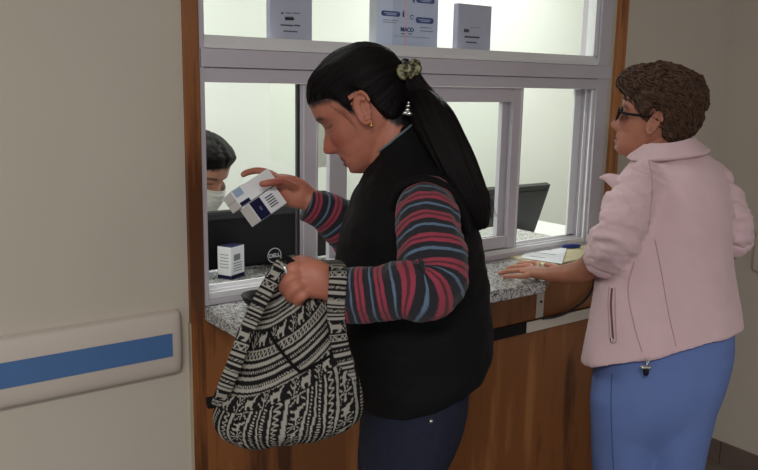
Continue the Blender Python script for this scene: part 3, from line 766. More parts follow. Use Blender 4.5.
# ------------------------------------------------------------------ the woman with the backpack
DL = 1.55
FL = nrm(-RH+FH*.10)
hL = Head((0, 0, 0), math.radians(31.5), 0, 0, FL, .965)
hL.o = P(364, 107.5, 1.478)-np.array([-.012, .072, -.004]) @ hL.B
parts = []
v, f = head_face(1.0, 1.0); parts.append((hL.w(v), f))
for sg in (1, -1):
    for v, f in ear(sg): parts.append((hL.w(v), f))
nb = P(406, 190, DL)
v, f, _ = tube([hL.w([-.03, 0, .0]), hL.w([-.03, 0, -.06]), P(398, 160, DL), nb], [.052, .051, .055, .066], (0, 0, 1), seg=24); parts.append((v, f))
VEST = [(375, 154, 417, 119, DL, .056), (369, 165, 428, 131, DL, .068), (360, 180, 444, 154, DL, .115), (354, 191, 458, 170, DL, .16), (349, 203, 468, 188, DL, .18),
        (342, 226, 476, 214, DL, .188), (337, 250, 482, 244, DL, .188), (335, 280, 487, 276, DL, .19), (338, 316, 491, 314, DL, .19), (344, 350, 491, 342, DL, .185), (351, 376, 487, 358, DL, .18), (357, 393, 479, 366, DL, .17)]
inner = [((u0*.86+u1*.14), v0+4, (u0*.14+u1*.86), v1+4, d, b_*.78) for u0, v0, u1, v1, d, b_ in VEST[1:]]
v, f, _ = ringloft(inner+[(376, 436, 440, 432, DL, .13)], 50, 32); parts.append((v, f))
# near arm, far arm
NA = [P(424, 206, 1.46), P(428, 226, 1.36), P(433, 258, 1.32), P(434, 289, 1.305), P(404, 291, 1.30), P(372, 294, 1.315), P(334, 288, 1.335)]
v, f, _ = tube(NA, [.034, .036, .038, .038, .036, .032, .027], FH, seg=16, n=60); parts.append((v, f))
FA = [P(400, 195, 1.715), P(385, 225, 1.73), P(366, 246, 1.72), P(342, 226, 1.69), P(308, 199, 1.66)]
v, f, _ = tube(FA, [.045, .040, .038, .034, .024], FH, seg=16, n=50); parts.append((v, f))
# left fist closing on the gathered top of the bag
hand(parts, P(336, 287, 1.335), [P(322, 281, 1.325), P(306, 278, 1.322), P(297, 280, 1.33)], [
    ([P(304, 267, 1.325), P(293, 268, 1.312), P(285, 275, 1.322), P(287, 283, 1.345), P(294, 285, 1.36)], .0115),
    ([P(303, 275, 1.318), P(291, 278, 1.305), P(284.5, 286, 1.318), P(288, 293, 1.342), P(296, 293, 1.355)], .0115),
    ([P(305, 284, 1.316), P(295, 288, 1.304), P(290, 295, 1.318), P(294, 300, 1.342), P(301, 298, 1.352)], .0108),
    ([P(310, 291, 1.318), P(302, 296, 1.308), P(298, 301, 1.322), P(302, 304, 1.34), P(308, 301, 1.35)], .0096),
    ([P(322, 273, 1.335), P(311, 263.5, 1.332), P(302, 260.5, 1.338), P(294, 262, 1.345)], .0112)],
    [(.027, .022), (.031, .021), (.034, .019), (.030, .016)], UP)
# right hand with the cartons
hand(parts, P(309, 199, 1.66), [P(299, 194, 1.652), P(287, 190, 1.655), P(277, 186, 1.668)], [
    ([P(283, 181, 1.675), P(270, 173.5, 1.70), P(258, 170.5, 1.708), P(247, 172.5, 1.70), P(243.5, 174.5, 1.694)], .0085),
    ([P(280, 186, 1.69), P(268, 180, 1.722), P(257, 182, 1.728), P(250, 187, 1.72)], .0088),
    ([P(283, 192, 1.685), P(275, 193, 1.71), P(266, 197, 1.712), P(259, 201, 1.70)], .0085),
    ([P(290, 198, 1.672), P(281, 201, 1.678), P(275, 202.5, 1.67), P(270, 203, 1.66)], .0078),
    ([P(297, 189, 1.64), P(284, 182, 1.612), P(272, 182.5, 1.596), P(262.5, 184, 1.592)], .0092)],
    [(.026, .018), (.031, .020), (.033, .019), (.028, .014)], UP)
# legs and feet
hc = P(404, 450, DL); LEG = []
for s_, off in ((-1, .0), (1, .012)):
    top = np.array([hc[0], hc[1], .86])+FH*s_*.085+FL*off; kn = np.array([top[0], top[1], .47])+FL*.02; an = np.array([top[0], top[1], .09])-FL*.01
    LEG.append((top, kn, an))
    v, f, _ = tube([top, (top+kn)/2, kn, (kn+an)/2, an], [.058, .052, .044, .043, .034], FH, seg=18); parts.append((v, f)); foot(parts, an, FL)
V, F = fuse(parts, .0028, 3, .5)
C = skin_cols(V, hL, (172, 108, 88), (122, 56, 53), (36, 26, 24), (154, 66, 58), .0235, 1.15, True, 1)
def hl(x, ay): return np.interp(x, [-.11, -.07, -.045, -.033, -.024, -.012, .004, .010, .017, .026, .04, .058, .075, .095], [-.088, -.080, -.062, -.035, .012, .030, .030, .000, .003, .030, .043, .050, .054, .056])
C = hair_roots(C, V, hL, hl, (14, 11, 11))
L_ = link('person', V, F, M['skin'], None, True, C)
tag(L_, 'woman with a long black ponytail, black vest and striped sweater, holding cartons and a bag', 'person')
# hair
rng0 = random.Random(11)
ho = hair_shell(hL, hl, lambda x, y, z: -.001+.006+.006*sstep(.02, -.06, x)+.001*sstep(.07, .1, z)-.003*sstep(.05, .08, x), 'hair', M['hair_black'], L_, 170, 280, .0012, 40, lo=-.088, edge=.022)
st_ = []
for i in range(420):
    a = rng0.uniform(-2.2, 2.2); y_ = math.sin(a)*.075; x_ = .02+math.cos(a)*.075 if abs(a) < 1.6 else rng0.uniform(-.05, .03)
    z_ = float(hl(np.array(min(x_, .094)), 0))+rng0.uniform(.004, .05); st_.append((x_, y_, z_))
combed(hL, mesh_world(ho), st_, (-.112, .0, .022), .0008, 'combed_strands', M['hair_black'], ho, seed=5)
wb = MB()
for x_, z_, ln, bend in ((.034, .032, .055, .012), (.040, .036, .045, .014), (.030, .026, .062, .008), (.026, .018, .05, .005), (.046, .042, .03, .012)):
    y_ = .068-max(0, x_-.02)*.25
    v, f, _ = tube([hL.w([x_, y_, z_]), hL.w([x_-.004, y_+.005, z_-ln*.45]), hL.w([x_-bend, y_+.004, z_-ln])], [.00028, .0003, .00015], seg=5, n=18); wb.add(v, f)
wb.build('temple_wisps', M['hair_black'], ho, True, uvs=np.zeros((len(wb.v), 2)))
pc = hL.w([-.104, .004, .022])
pts = [pc-hL.B[0]*.008, P(417, 97, 1.525), P(432, 117, 1.495), P(446, 144, 1.475), P(461, 174, 1.462), P(474, 202, 1.46), P(480, 222, 1.465)]
v, f, uv = tube(pts, [.018, (.032, .030), (.038, .034), (.037, .034), (.034, .030), (.029, .024), (.016, .014)], RH, n=90, seg=64)
N = vnormals(v, f); c_ = v.mean(0)
rd = np.array([noise.noise(Vector((math.cos(p)*5, math.sin(p)*5, s_*6)))+.6*noise.noise(Vector((math.cos(p)*13, math.sin(p)*13, s_*9))) for s_, p in uv])
cc_ = cr(pts, 96)
sgn = np.sign((N*(v-np.repeat(cc_, 64, 0)[:len(v)])).sum(1).mean())
v = v+sgn*N*(rd*.0045)[:, None]
pt = link('ponytail', v, f, M['hair_black'], L_, uvs=np.stack([uv[:, 1]/6.28, uv[:, 0]*1.2], 1))
b = MB(); rng = random.Random(3)
for k in range(20):
    o_ = rng.uniform(-.006, .02); pp = []
    for i, q in enumerate(pts[1:]):
        pp.append(q+RH*(.024+o_*(.3+i*.12)-i*.002)+UP*(.006+o_*.3)+FH*rng.uniform(-.014, .014))
    v, f, _ = tube(pp[:rng.randint(3, 6)], [.0005]*3 if False else [.0006]*len(pp[:6]) if False else [.0006]*6, seg=5, n=30) if False else tube(pp, [.0004]*len(pp), seg=5, n=36); b.add(v, f)
b.build('loose_strands', M['hair_black'], pt, True, uvs=np.zeros((len(b.v), 2)))
# scrunchie, clip, earring
ax = nrm(pts[2]-pts[0]); e1 = nrm(np.cross(ax, UP)); e2 = np.cross(e1, ax); cs = pc+ax*.012
V2, F2 = [], []
na, nb_ = 64, 20
for i in range(na):
    a = 2*math.pi*i/na; R0 = .021+.003*math.sin(5*a); rr = .0135+.0035*math.sin(9*a)
    for jx in range(nb_):
        t = 2*math.pi*jx/nb_; rad = e1*math.cos(a)+e2*math.sin(a)
        V2.append(cs+rad*(R0+rr*math.cos(t))+ax*(rr*math.sin(t)*1.1+.003*math.sin(7*a)))
for i in range(na):
    for jx in range(nb_): F2.append((i*nb_+jx, i*nb_+(jx+1) % nb_, ((i+1) % na)*nb_+(jx+1) % nb_, ((i+1) % na)*nb_+jx))
V2 = wrinkle(np.array(V2), F2, .004, 70, seed=2); o = link('scrunchie', V2, F2, M['scrunchie'], L_); o['label'] = 'leopard-print fabric hair tie'
b = MB(); q = P(407.5, 110, 1.482)
for du, dv, sz in ((0, 0, .0035), (1.5, 3.5, .0045), (-2, 3, .004), (.6, -4, .003), (1.2, -7, .0022)):
    cc = q+RH*du*.0019-UP*dv*.0019; v, f, _ = tube([cc-RH*sz*.4, cc+RH*sz*.4], [sz, sz], seg=8); b.add(v, f)
o = b.build('hair_clip', M['metal'], L_, True); o['label'] = 'small silver hair clip'
eb = P(371.5, 122.5, 1.468); v, f, _ = tube([eb+UP*.003, eb-UP*.001, eb-UP*.006], [.002, .0026, .0034], seg=10); o = link('earring', v, f, M['gold'], L_); o['label'] = 'small gold earring'
# sweater sleeves
def sleeve(path, rad, n, name, par, ref, per, s0=0, amp=.004, seed=0, cuff=True):
    v, f, uv = tube(path, rad, ref, n=n, seg=56, rnd=False)
    C = stripe_cols(uv[:, 0]+s0+.004*np.sin(uv[:, 1]*2+1), per)
    v = wrinkle(v, f, amp, 22, (1, 1, 1), seed)
    return link(name, v, f, M['sweater'], par, True, C), (v, f)
SN = [P(424, 193, 1.40), P(426, 208, 1.355), P(429, 229, 1.325), P(433, 254, 1.305), P(434, 276, 1.295), P(424, 289, 1.285), P(404, 289, 1.285), P(376, 294, 1.30), P(343, 297, 1.325)]
sl_o, sl_vf = sleeve(SN, [(.036, .046), (.046, .050), (.05, .053), (.05, .056), (.05, .056), (.05, .054), (.048, .048), (.045, .046), (.042, .045)], 460, 'sweater_sleeve', L_, FH, .0335, .008, .0055, 1)
SF = [P(402, 192, 1.715), P(386, 226, 1.73), P(364, 243, 1.72), P(346, 226, 1.69), P(327, 213, 1.672), P(306.5, 205, 1.658)]
sleeve(SF, [.05, .053, .056, .052, .043, (.034, .036)], 320, 'sweater_sleeve', L_, FH, .036, .01, .004, 5)
# vest
v, f, uv = ringloft(VEST, 130, 120, cap=(False, False), exp=2.15)
# soft quilt puffs and wrinkles
v = wrinkle(v, f, .006, 11, (1, 1, 1.6), 4)
vest_vf = (v, f)
ve = link('vest', v, f, M['vest'], L_); md = ve.modifiers.new('thickness', 'SOLIDIFY'); md.thickness = .008; md.offset = -1
v2, f2, _ = ringloft([(378, 149, 414, 114, DL, .051), (375, 156, 417, 121, DL, .053), (374, 168, 424, 134, DL, .060)], 16, 60, cap=(False, False))
co2 = link('collar_lining', v2, f2, M['fleece_black'], ve); md = co2.modifiers.new('thickness', 'SOLIDIFY'); md.thickness = .004; md.offset = -1
_r0 = vest_vf[0][:120]; _c0 = _r0.mean(0); cp = [_c0+(p-_c0)*1.03 for k, p in enumerate(_r0) if 60 <= k <= 119]
v, f, _ = tube(cp, [.0022]*len(cp), seg=8, n=90); link('piping', v, f, M['piping'], ve)
am = [(393, 216), (394, 200), (402, 186), (419, 180), (438, 183), (452, 194), (461, 210), (466, 230)]
av = []
for k, (u_, v_) in enumerate(am): av.append(P(u_, v_, [1.40, 1.375, 1.36, 1.352, 1.352, 1.36, 1.375, 1.40][k]))
v, f, _ = tube(av, [(.011, .008)]*len(av), FH, seg=14, n=60); link('armhole_binding', v, f, M['vest'], ve)
# jeans
pel, fp, _ = ringloft([(368, 372, 462, 362, DL, .165), (364, 395, 468, 380, DL, .17), (361, 415, 466, 400, DL, .175), (360, 438, 458, 430, DL, .178), (364, 462, 446, 458, DL, .16), (372, 485, 436, 485, DL, .12)], 34, 48, exp=2.3)
jp = [(pel, fp)]
for top, kn, an in LEG:
    v, f, _ = tube([top+ZZ*.0, (top+kn)/2, kn, (kn+an)/2, an+ZZ*.0], [.077, .072, .064, .06, .055], FH, seg=24); jp.append((v, f))
V, F = fuse(jp, .006, 6, .5); V = wrinkle(V, F, .004, 14, (1, 1, .6), 7)
je = link('jeans', V, F, M['jeans'], L_)
rv = cast((V, F), [(431, 421)], 0)
if rv:
    v, f, _ = tube([rv[0], rv[0]-nrm(ray(431, 421))*.002], [.0048, .004], seg=12); link('rivet', v, f, M['metal'], je)
for top, kn, an in LEG: shoe('shoe', an, FL, M['shoe'], L_)

# cartons in her right hand
def camv(r, u, w): return RIGHT*r+UP*u+FWD*w
Lx = nrm(camv(.62, .50, .60)); e2 = camv(.58, -.78, .10); e2 = nrm(e2-Lx*(e2@Lx)); e1 = np.cross(e2, Lx)
if e1@FWD > 0: e1 = -e1
def held(u, v, d, ln, a1, a2, label, prints):
    c = P(u, v, d)+Lx*ln/2
    carton('medicine_carton', c, Lx*ln/2, e1*a1/2, e2*a2/2, label, 'cartons in her hand', prints)
# axes: 0 = length (end face at -1), 1 = e1 (towards the camera), 2 = e2 (down)
held(232, 203, 1.605, .105, .042, .036, 'upper of the two cartons in her hand, white with pale blue and grey print', [
    ('end_flap', 0, -1, 'box_end', -.97, .97, -.97, .97), ('flap_line', 0, -1, 'ink', -.95, .95, -.03, .03), ('blue_panel', 1, 1, 'box_ice', -.95, -.1, -.95, -.55),
    ('grey_panel', 2, -1, 'ink', -.95, -.30, .35, .9), ('grey_panel', 2, -1, 'box_ice', -.95, -.2, -.6, .2), ('navy_edge', 1, 1, 'box_navy', .55, .98, -.98, -.5)])
held(250.5, 215.5, 1.60, .075, .042, .042, 'lower carton in her hand, white with a navy band at its open end', [
    ('end_flap', 0, -1, 'box_end', -.97, .97, -.97, .97), ('navy_band', 1, 1, 'box_navy', -.98, .98, -.98, -.25), ('emblem', 1, 1, 'box_ice', -.2, .2, -.62, -.5),
    ] + [('small_print', 1, 1, 'ink', -.6+i*.25, -.48+i*.25, -.0, .55) for i in range(5)])

# ------------------------------------------------------------------ patterned backpack
ALP = ["..##........", "..###.......", "...##.....#.", "...########.", "...#########", "....########", "....########", "....##...##.", "....#....##.", "...##...##..", "............"]
STAR = ["#...#...#", ".#..#..#.", "..#.#.#..", "....#....", "####.####", "....#....", "..#.#.#..", ".#..#..#.", "#...#...#"]
LEAF = ["..#...#..", "...#.#...", ".#..#..#.", "..#.#.#..", "...###...", "#...#...#", ".#..#..#.", "..#.#.#..", "....#...."]
def bitmap(bm_, x, y):
    h_, w_ = len(bm_), len(bm_[0]); i = np.clip((y*h_).astype(int), 0, h_-1); jx = np.clip((x*w_).astype(int), 0, w_-1)
    return np.array([[c == '#' for c in r] for r in bm_])[i, jx]
BANDS = [('w', .010), ('k', .012), ('dash', .020), ('k', .010), ('w', .016), ('k', .012), ('w', .016), ('k', .010), ('alp', .088), ('k', .008), ('w', .008), ('zig', .034), ('w', .008), ('k', .018), ('w', .020), ('k', .012), ('dash', .022), ('k', .012), ('w', .018), ('k', .022), ('dash', .020), ('w', .02), ('k', .014)]
VB = [('w', .010), ('k', .012), ('dash', .018), ('k', .012), ('w', .012), ('k', .006), ('star', .075), ('k', .006), ('w', .018), ('k', .012), ('zig', .03), ('k', .012), ('w', .014), ('k', .016), ('dash', .02), ('k', .010)]
def bands(s, a, B):
    """s across the bands, a along them (both in bag heights); True = light thread"""
    tot = sum(w_ for _, w_ in B); s = s % tot; out = np.zeros(s.shape, bool); p = 0
    for k, w_ in B:
        mk = (s >= p) & (s < p+w_); y = (s-p)/w_
        if k == 'w': out |= mk
        elif k == 'dash': out |= mk & (np.abs(y-.5) < .32) & (((a/.017+.8*y) % 1) < .55)
        elif k == 'zig': out |= mk & (np.abs(((a/.03) % 1)*2-1-y*.0-(y*2-1)*.0-(np.abs(y*2-1)*0)) < 2) & (np.abs(np.abs(((a/.034) % 1)*2-1)-y) < .26)
        elif k == 'alp':
            u = (a/.088) % 2; al = bitmap(ALP, np.clip(u/1.05, 0, .999), y); lf = bitmap(LEAF, np.clip((u-1.1)/.8, 0, .999), y)
            out |= mk & np.where(u < 1.05, al, np.where((u > 1.1) & (u < 1.9), lf, False))
        elif k == 'star':
            u = (a/.075) % 2; out |= mk & np.where(u < 1, bitmap(STAR, u, y), bitmap(ALP, (u-1)/1.0, y))
        p += w_
    return out
WHT, BLK = np.array(lin((148, 144, 136))), np.array(lin((24, 22, 23)))
DB = 1.36
BAG = [(277, 259, 297, 256, DB, .018), (272, 272, 306, 268, DB, .026), (262, 290, 324, 285, DB+.005, .038), (252, 312, 336, 308, DB+.005, .05), (243, 338, 342, 334, DB, .062), (236, 364, 349, 358, DB-.005, .072), (226, 388, 354, 382, DB-.01, .08), (219, 408, 357, 403, DB-.01, .082), (222, 420, 354, 413, DB-.01, .076), (236, 431, 340, 424, DB-.01, .058), (262, 438, 312, 435, DB-.01, .026)]
NR, NS = 330, 520
v, f, uv = ringloft(BAG, NR, NS, exp=2.25)
v = wrinkle(v, f, .006, 16, (1, 1, .55), 11)
phi = uv[:, 1]*2*math.pi; t = uv[:, 0]; a = -np.cos(phi)   # -1 left, 1 right
# arc of the weave: bands bow and rise to the right
nearside = -np.sin(phi)
hgt = t*.95
along = a*.34+.34
slant = hgt-.13*a*(1-.55*np.clip(a, 0, 1))+.02
pat = bands(slant*1.5-.34, along*1.5, BANDS)
C = np.where(pat[:, None], WHT, BLK)
bagr = empty('backpack', (v[:, 0].mean(), v[:, 1].mean(), v[:, 2].min()), 'black and white woven backpack with llama bands, held by its gathered top', 'backpack')
link('bag_body', v, f, M['bag'], bagr, True, C)
# front pocket: a second skin over the lower front half with upright bands
q = v.reshape(NR, NS, 3); N = vnormals(v, f).reshape(NR, NS, 3); cen = q.mean(1, keepdims=True)
if ((q-cen)*N).sum() < 0: N = -N
T_, A_, NSD = t.reshape(NR, NS), a.reshape(NR, NS), nearside.reshape(NR, NS)
SL = slant.reshape(NR, NS)
ok = (NSD > .02) & (SL > .515) & (T_ < .985)
edge = np.minimum(sstep(.515, .535, SL), sstep(.02, .2, NSD))
pq = (q+N*(.0015+.010*edge*np.sin(np.clip((SL-.515)/.44, 0, 1)*math.pi)**.6)[..., None])
mp, PV, PC = {}, [], []
pal = (A_*.31+.34)-.10*(SL-.6)*1.0
topband = (SL > .52) & (SL < .582)
lightp = np.where(topband, bands(np.clip(SL-.521, 0, .0599)/.06*.088+sum(w_ for _, w_ in BANDS[:8]), (A_*.34+.37)*1.45, BANDS), bands(pal*1.35, SL*1.35, VB))
for i, jx in zip(*np.nonzero(ok)):
    mp[(i, jx)] = len(PV); PV.append(pq[i, jx]); PC.append(WHT if lightp[i, jx] else BLK)
PF = []
for (i, jx) in mp:
    k = ((i, jx), (i, (jx+1) % NS), (i+1, (jx+1) % NS), (i+1, jx))
    if all(x in mp for x in k): PF.append(tuple(mp[x] for x in k))
link('front_pocket', PV, PF, M['bag'], bagr, True, np.array(PC))
def strap(name, path, wd, th, B=VB, ref=None, par=None, sc=.6):
    v, f, uv = tube(path, [(wd, th)]*len(path), ref if ref is not None else RH, n=220, seg=60, exp=3.5)
    s_ = np.cos(uv[:, 1])*wd+.0
    pt_ = bands((uv[:, 0])*4.0+.02, s_*4.6+.065, BANDS)
    return link(name, v, f, M['bag'], par or bagr, True, np.where(pt_[:, None], WHT, BLK))
strap('shoulder_strap', [P(284, 262, 1.315), P(272, 280, 1.30), P(260, 302, 1.29), P(247, 330, 1.282), P(236, 360, 1.28), P(226, 385, 1.285), P(219, 404, 1.31)], .0125, .005, ref=RH)
strap('shoulder_strap', [P(300, 262, 1.39), P(318, 262, 1.39), P(334, 263, 1.36), P(338, 272, 1.29), P(337, 292, 1.275), P(336, 315, 1.285), P(339, 340, 1.30), P(346, 370, 1.31), P(350, 395, 1.325)], .0145, .004, ref=RH)
v, f, _ = tube([P(222, 399, 1.33), P(214, 402, 1.335), P(207.5, 403, 1.34)], [(.010, .002)]*3, UP, seg=16); link('webbing_tab', v, f, M['fleece_black'], bagr)
# drawstring and flap seams
bv = (v0 := v, f)
v, f = q.reshape(-1, 3), gridfaces(NR, NS, False)
bt_ = (v[::1], f)
for nm, pix in (('drawstring', [(268, 330), (276, 344), (290, 362), (300, 372)]), ('drawstring', [(300, 372), (312, 366), (330, 356), (340, 348)])):
    pp = cast(bt_, dense(pix, 24), .004)
    if len(pp) > 4:
        vv, ff, _ = tube(pp, [.0026]*len(pp), seg=10, n=60); link(nm, vv, ff, M['fleece_black'], bagr)
b = MB()
for pix in ([(281, 262), (286, 258), (292, 261), (297, 267)], [(284, 256), (289, 262), (291, 270), (288, 276)]):
    vv, ff, _ = tube([P(u_, w_, 1.312) for u_, w_ in pix], [.0035]*4, seg=8); b.add(vv, ff)
b.build('drawcord', M['fleece_black'], bagr, True)
vv, ff, _ = tube([P(281.5, 263, 1.306), P(285, 268, 1.303), P(286.5, 273, 1.303)], [.0032, .0036, .003], seg=8); link('cord_toggle', vv, ff, M['metal'], bagr)
# ------------------------------------------------------------------ the woman in the pink jacket
DR = 2.12
vh = nrm(FH+RH*.33); rp = nrm(np.cross(vh, ZZ))
FHd = nrm(-rp*.99+vh*.12)
hR = Head((0, 0, 0), math.radians(-10), 0, 0, FHd, .97)
hR.o = P(655.5, 122.5, 2.075)-np.array([-.012, .072, -.004]) @ hR.B
parts = []
v, f = head_face(.8, 1.0); parts.append((hR.w(v), f))
for sg in (1, -1):
    for v, f in ear(sg): parts.append((hR.w(v), f))
v, f, _ = tube([hR.w([-.03, 0, .0]), hR.w([-.035, 0, -.07]), P(666, 158, DR), P(670, 190, DR)], [.052, .053, .058, .075], (0, 0, 1), seg=24); parts.append((v, f))
JK = [(645, 150, 690, 142, DR, .066), (637, 158, 699, 149, DR, .08), (627, 168, 710, 158, DR, .105), (619, 182, 720, 171, DR, .125), (612, 205, 726, 195, DR, .14), (606, 232, 727, 222, DR, .142), (601, 260, 728, 248, DR, .142), (596, 288, 730, 272, DR, .145),
      (591, 318, 733, 296, DR, .15), (587, 343, 735, 308, DR, .152, -.016), (583, 366, 737, 326, DR, .152, -.032)]
inner = [((u0*.88+u1*.12), v0+3, (u0*.12+u1*.88), v1+3, d, b_*.8) for u0, v0, u1, v1, d, b_ in [r[:6] for r in JK[1:-1]]]
v, f, _ = ringloft(inner+[(610, 392, 715, 362, DR, .115)], 40, 32); parts.append((v, f))
# left arm: forearm rests on the granite
wr = np.array([1.705, 1.470, 1.034]); el = P(612, 250, 2.06); sh = P(652, 190, 2.09)
LA = [sh, P(626, 216, 2.04), P(611, 247, 2.06), P(596, 262, 2.13), P(578, 272, 2.19), wr]
v, f, _ = tube(LA, [.036, .040, .040, .037, .031, (.022, .029)], UP, seg=18, n=60); parts.append((v, f))
zt = 1.0
def gp(u, vv, z): return onZ(u, vv, z)
hand(parts, wr, [np.array([1.708, 1.505, 1.030]), np.array([1.722, 1.545, 1.024]), np.array([1.735, 1.572, 1.021])], [
    ([np.array([1.702, 1.560, 1.019]), gp(527, 276.0, 1.022), gp(513, 276.2, 1.013), gp(504.5, 276.8, 1.008)], .0085),
    ([np.array([1.722, 1.572, 1.022]), gp(525, 269.8, 1.027), gp(509, 271.2, 1.016), gp(500, 273.2, 1.0085)], .0092),
    ([np.array([1.745, 1.575, 1.022]), gp(530, 266.0, 1.025), gp(516, 266.8, 1.015), gp(508, 268.4, 1.0085)], .0092),
    ([np.array([1.765, 1.572, 1.020]), gp(537, 263.5, 1.022), gp(525, 263.3, 1.013), gp(518, 264.2, 1.0085)], .0088),
    ([np.array([1.735, 1.505, 1.022]), gp(563, 270.5, 1.016), gp(553, 266, 1.012), gp(546, 264.8, 1.0105)], .0100)],
    [(.020, .029), (.018, .036), (.016, .041), (.013, .038)], UP)
# right arm bends at the elbow, hand on the front of the hip
RA = [P(698, 192, 2.13), P(718, 206, 2.12), P(732, 232, 2.13), P(727, 249, 2.19), P(706, 258, 2.30), P(694, 262, 2.35)]
v, f, _ = tube(RA, [.036, .040, .040, .036, .030, .024], UP, seg=16, n=50); parts.append((v, f))
hp = RA[-1]; hd = nrm(RA[-1]-RA[-2])
hand(parts, hp, [hp+hd*.04, hp+hd*.08], [([hp+hd*.075+ZZ*z_, hp+hd*.105+ZZ*z_*1.1, hp+hd*.12+ZZ*z_*1.1-FH*.025, hp+hd*.11+ZZ*z_-FH*.045], .008) for z_ in (.026, .009, -.008, -.025)]+[([hp+hd*.03+ZZ*.025, hp+hd*.06+ZZ*.045-FH*.012, hp+hd*.085+ZZ*.045-FH*.02], .009)], [(.028, .018), (.036, .017), (.036, .014)], ZZ)
hc = P(649, 440, DR); LEGR = []
FB = nrm(-rp*.25+vh*.97)
SIDE = np.cross(ZZ, FB)
for s_ in (1, -1):
    top = np.array([hc[0], hc[1], .74])+SIDE*s_*.068; kn = np.array([top[0], top[1], .43])+SIDE*s_*-.012; an = np.array([kn[0], kn[1], .085])
    LEGR.append((top, kn, an))
    v, f, _ = tube([top, (top+kn)/2, kn, (kn+an)/2, an], [.062, .056, .046, .045, .034], SIDE, seg=18); parts.append((v, f)); foot(parts, an, FB)
V, F = fuse(parts, .003, 3, .5)
C = skin_cols(V, hR, (172, 114, 92), (140, 76, 68), (62, 46, 38), (164, 90, 76), .024, .8, True, 3)
R_p = link('person', V, F, M['skin'], None, True, C)
tag(R_p, 'woman in a pink fleece jacket and blue trousers, leaning one hand on the granite counter', 'person')
# curly short hair
def hr(x, ay): return np.interp(x, [-.11, -.07, -.05, -.036, -.026, -.012, .004, .012, .022, .035, .055, .075, .095], [-.062, -.060, -.052, -.040, .012, .028, .030, .004, -.004, .018, .040, .045, .047])
hro = hair_shell(hR, hr, lambda x, y, z: .018+.018*sstep(.03, .1, z)+.001*sstep(-.02, -.08, x)+.012*sstep(.045, .085, x)*sstep(.03, .06, z), 'hair', M['hair_brown'], R_p, 160, 260, .0075, 48, lo=-.07, edge=.016, seed=4, rough=.65)
hv, hf = mesh_world(hro); rg = random.Random(21); lk = MB(); hn = vnormals(hv, hf)
if ((hv-hv.mean(0))*hn).sum() < 0: hn = -hn
hl_ = hR.inv(hv); ht = BVHTree.FromPolygons([Vector(x) for x in hv], hf)
for i in range(1500):
    k = rg.randrange(len(hv)); p = hv[k]; n_ = hn[k]; q = hl_[k]
    flow = hR.B[0]*(-1.0 if q[0] > -.06 else -.2)+hR.B[2]*(-.25 if q[2] > .06 else -.75)
    flow = flow+np.array([rg.uniform(-.35, .35) for _ in range(3)]); flow = flow-(flow@n_)*n_; flow = nrm(flow); sd = np.cross(n_, flow)
    L0 = rg.uniform(.018, .040); cv = rg.uniform(-.012, .012); pp = []
    for s_ in np.linspace(0, 1, 6):
        w_ = p+flow*L0*s_+sd*cv*math.sin(s_*3.1)
        hit = ht.find_nearest(Vector(w_)); 
        pp.append(np.array(hit[0])+np.array(n_)*(.0005+.004*math.sin(s_*2.6)))
    vv, ff, _u = tube(pp, [.0008, .0021, .0024, .0021, .0014, .0005], seg=6, n=12); lk.add(vv, ff)
lk.build('curls', M['hair_brown'], hro, True)
# glasses
def hp_(x, y, z): return hR.w([x, y, z])
b = MB()
for sg in (1, -1):
    ring = [np.array([.098-.35*abs(math.cos(a)*.0245+.006)**1.0*.6, sg*(.033+.0245*math.cos(a)), -.004+.0175*math.sin(a)]) for a in np.linspace(0, 2*math.pi, 25)]
    v, f, _ = tube([hR.w(p) for p in ring], [.0022]*25, FH, n=60, seg=8, rnd=False); b.add(v, f)
    v, f, _ = tube([hp_(.090, sg*.058, .004), hp_(.055, sg*.076, .004), hp_(.0, sg*.079, .010), hp_(-.02, sg*.077, .004)], [(.0035, .0016)]*4, ZZ, seg=8, n=30); b.add(v, f)
v, f, _ = tube([hp_(.094, .0085, .002), hp_(.101, 0, .006), hp_(.094, -.0085, .002)], [.002]*3, seg=8); b.add(v, f)
gl = b.build('glasses', M['black'], R_p, True); gl['label'] = 'dark framed glasses'
for sg in (1, -1):
    pts = [hR.w([.097-.35*abs(math.cos(a)*.0235+.006)*.6, sg*(.033+.0235*math.cos(a)), -.004+.0165*math.sin(a)]) for a in np.linspace(0, 2*math.pi, 24, endpoint=False)]
    pts2 = [p+hR.B[0]*.0012 for p in pts]
    link('lens', pts+pts2, [tuple(range(24)), tuple(range(47, 23, -1))]+[(k, (k+1) % 24, 24+(k+1) % 24, 24+k) for k in range(24)], M['lens'], gl, False)
# fleece jacket: body, two sleeves, stand collar
PSL = [([P(660, 176, 2.12), P(641, 186, 2.06), P(626, 212, 2.03), P(616, 238, 2.035), P(609, 252, 2.075), P(603, 259, 2.11)], [(.055, .058), (.064, .062), (.066, .064), (.066, .066), (.058, .062), (.048, .052)]),
       ([P(688, 174, 2.13), P(706, 186, 2.13), P(721, 206, 2.125), P(731, 226, 2.13), P(732, 238, 2.145), P(729, 243, 2.16)], [(.055, .065), (.056, .064), (.055, .06), (.052, .056), (.048, .05), (.044, .046)])]
v, f, _ = ringloft(JK, 90, 72, exp=2.2); jparts = [(v, f)]
for pth, rd in PSL:
    v, f, _ = tube(pth, rd, FH, n=70, seg=40, rnd=False); jparts.append((v, f))
v, f = fuse(jparts, .0055, 9, .5); v = np.array(v)
v = wrinkle(v, f, .010, 7, (1, 1, .5), 21, 2)
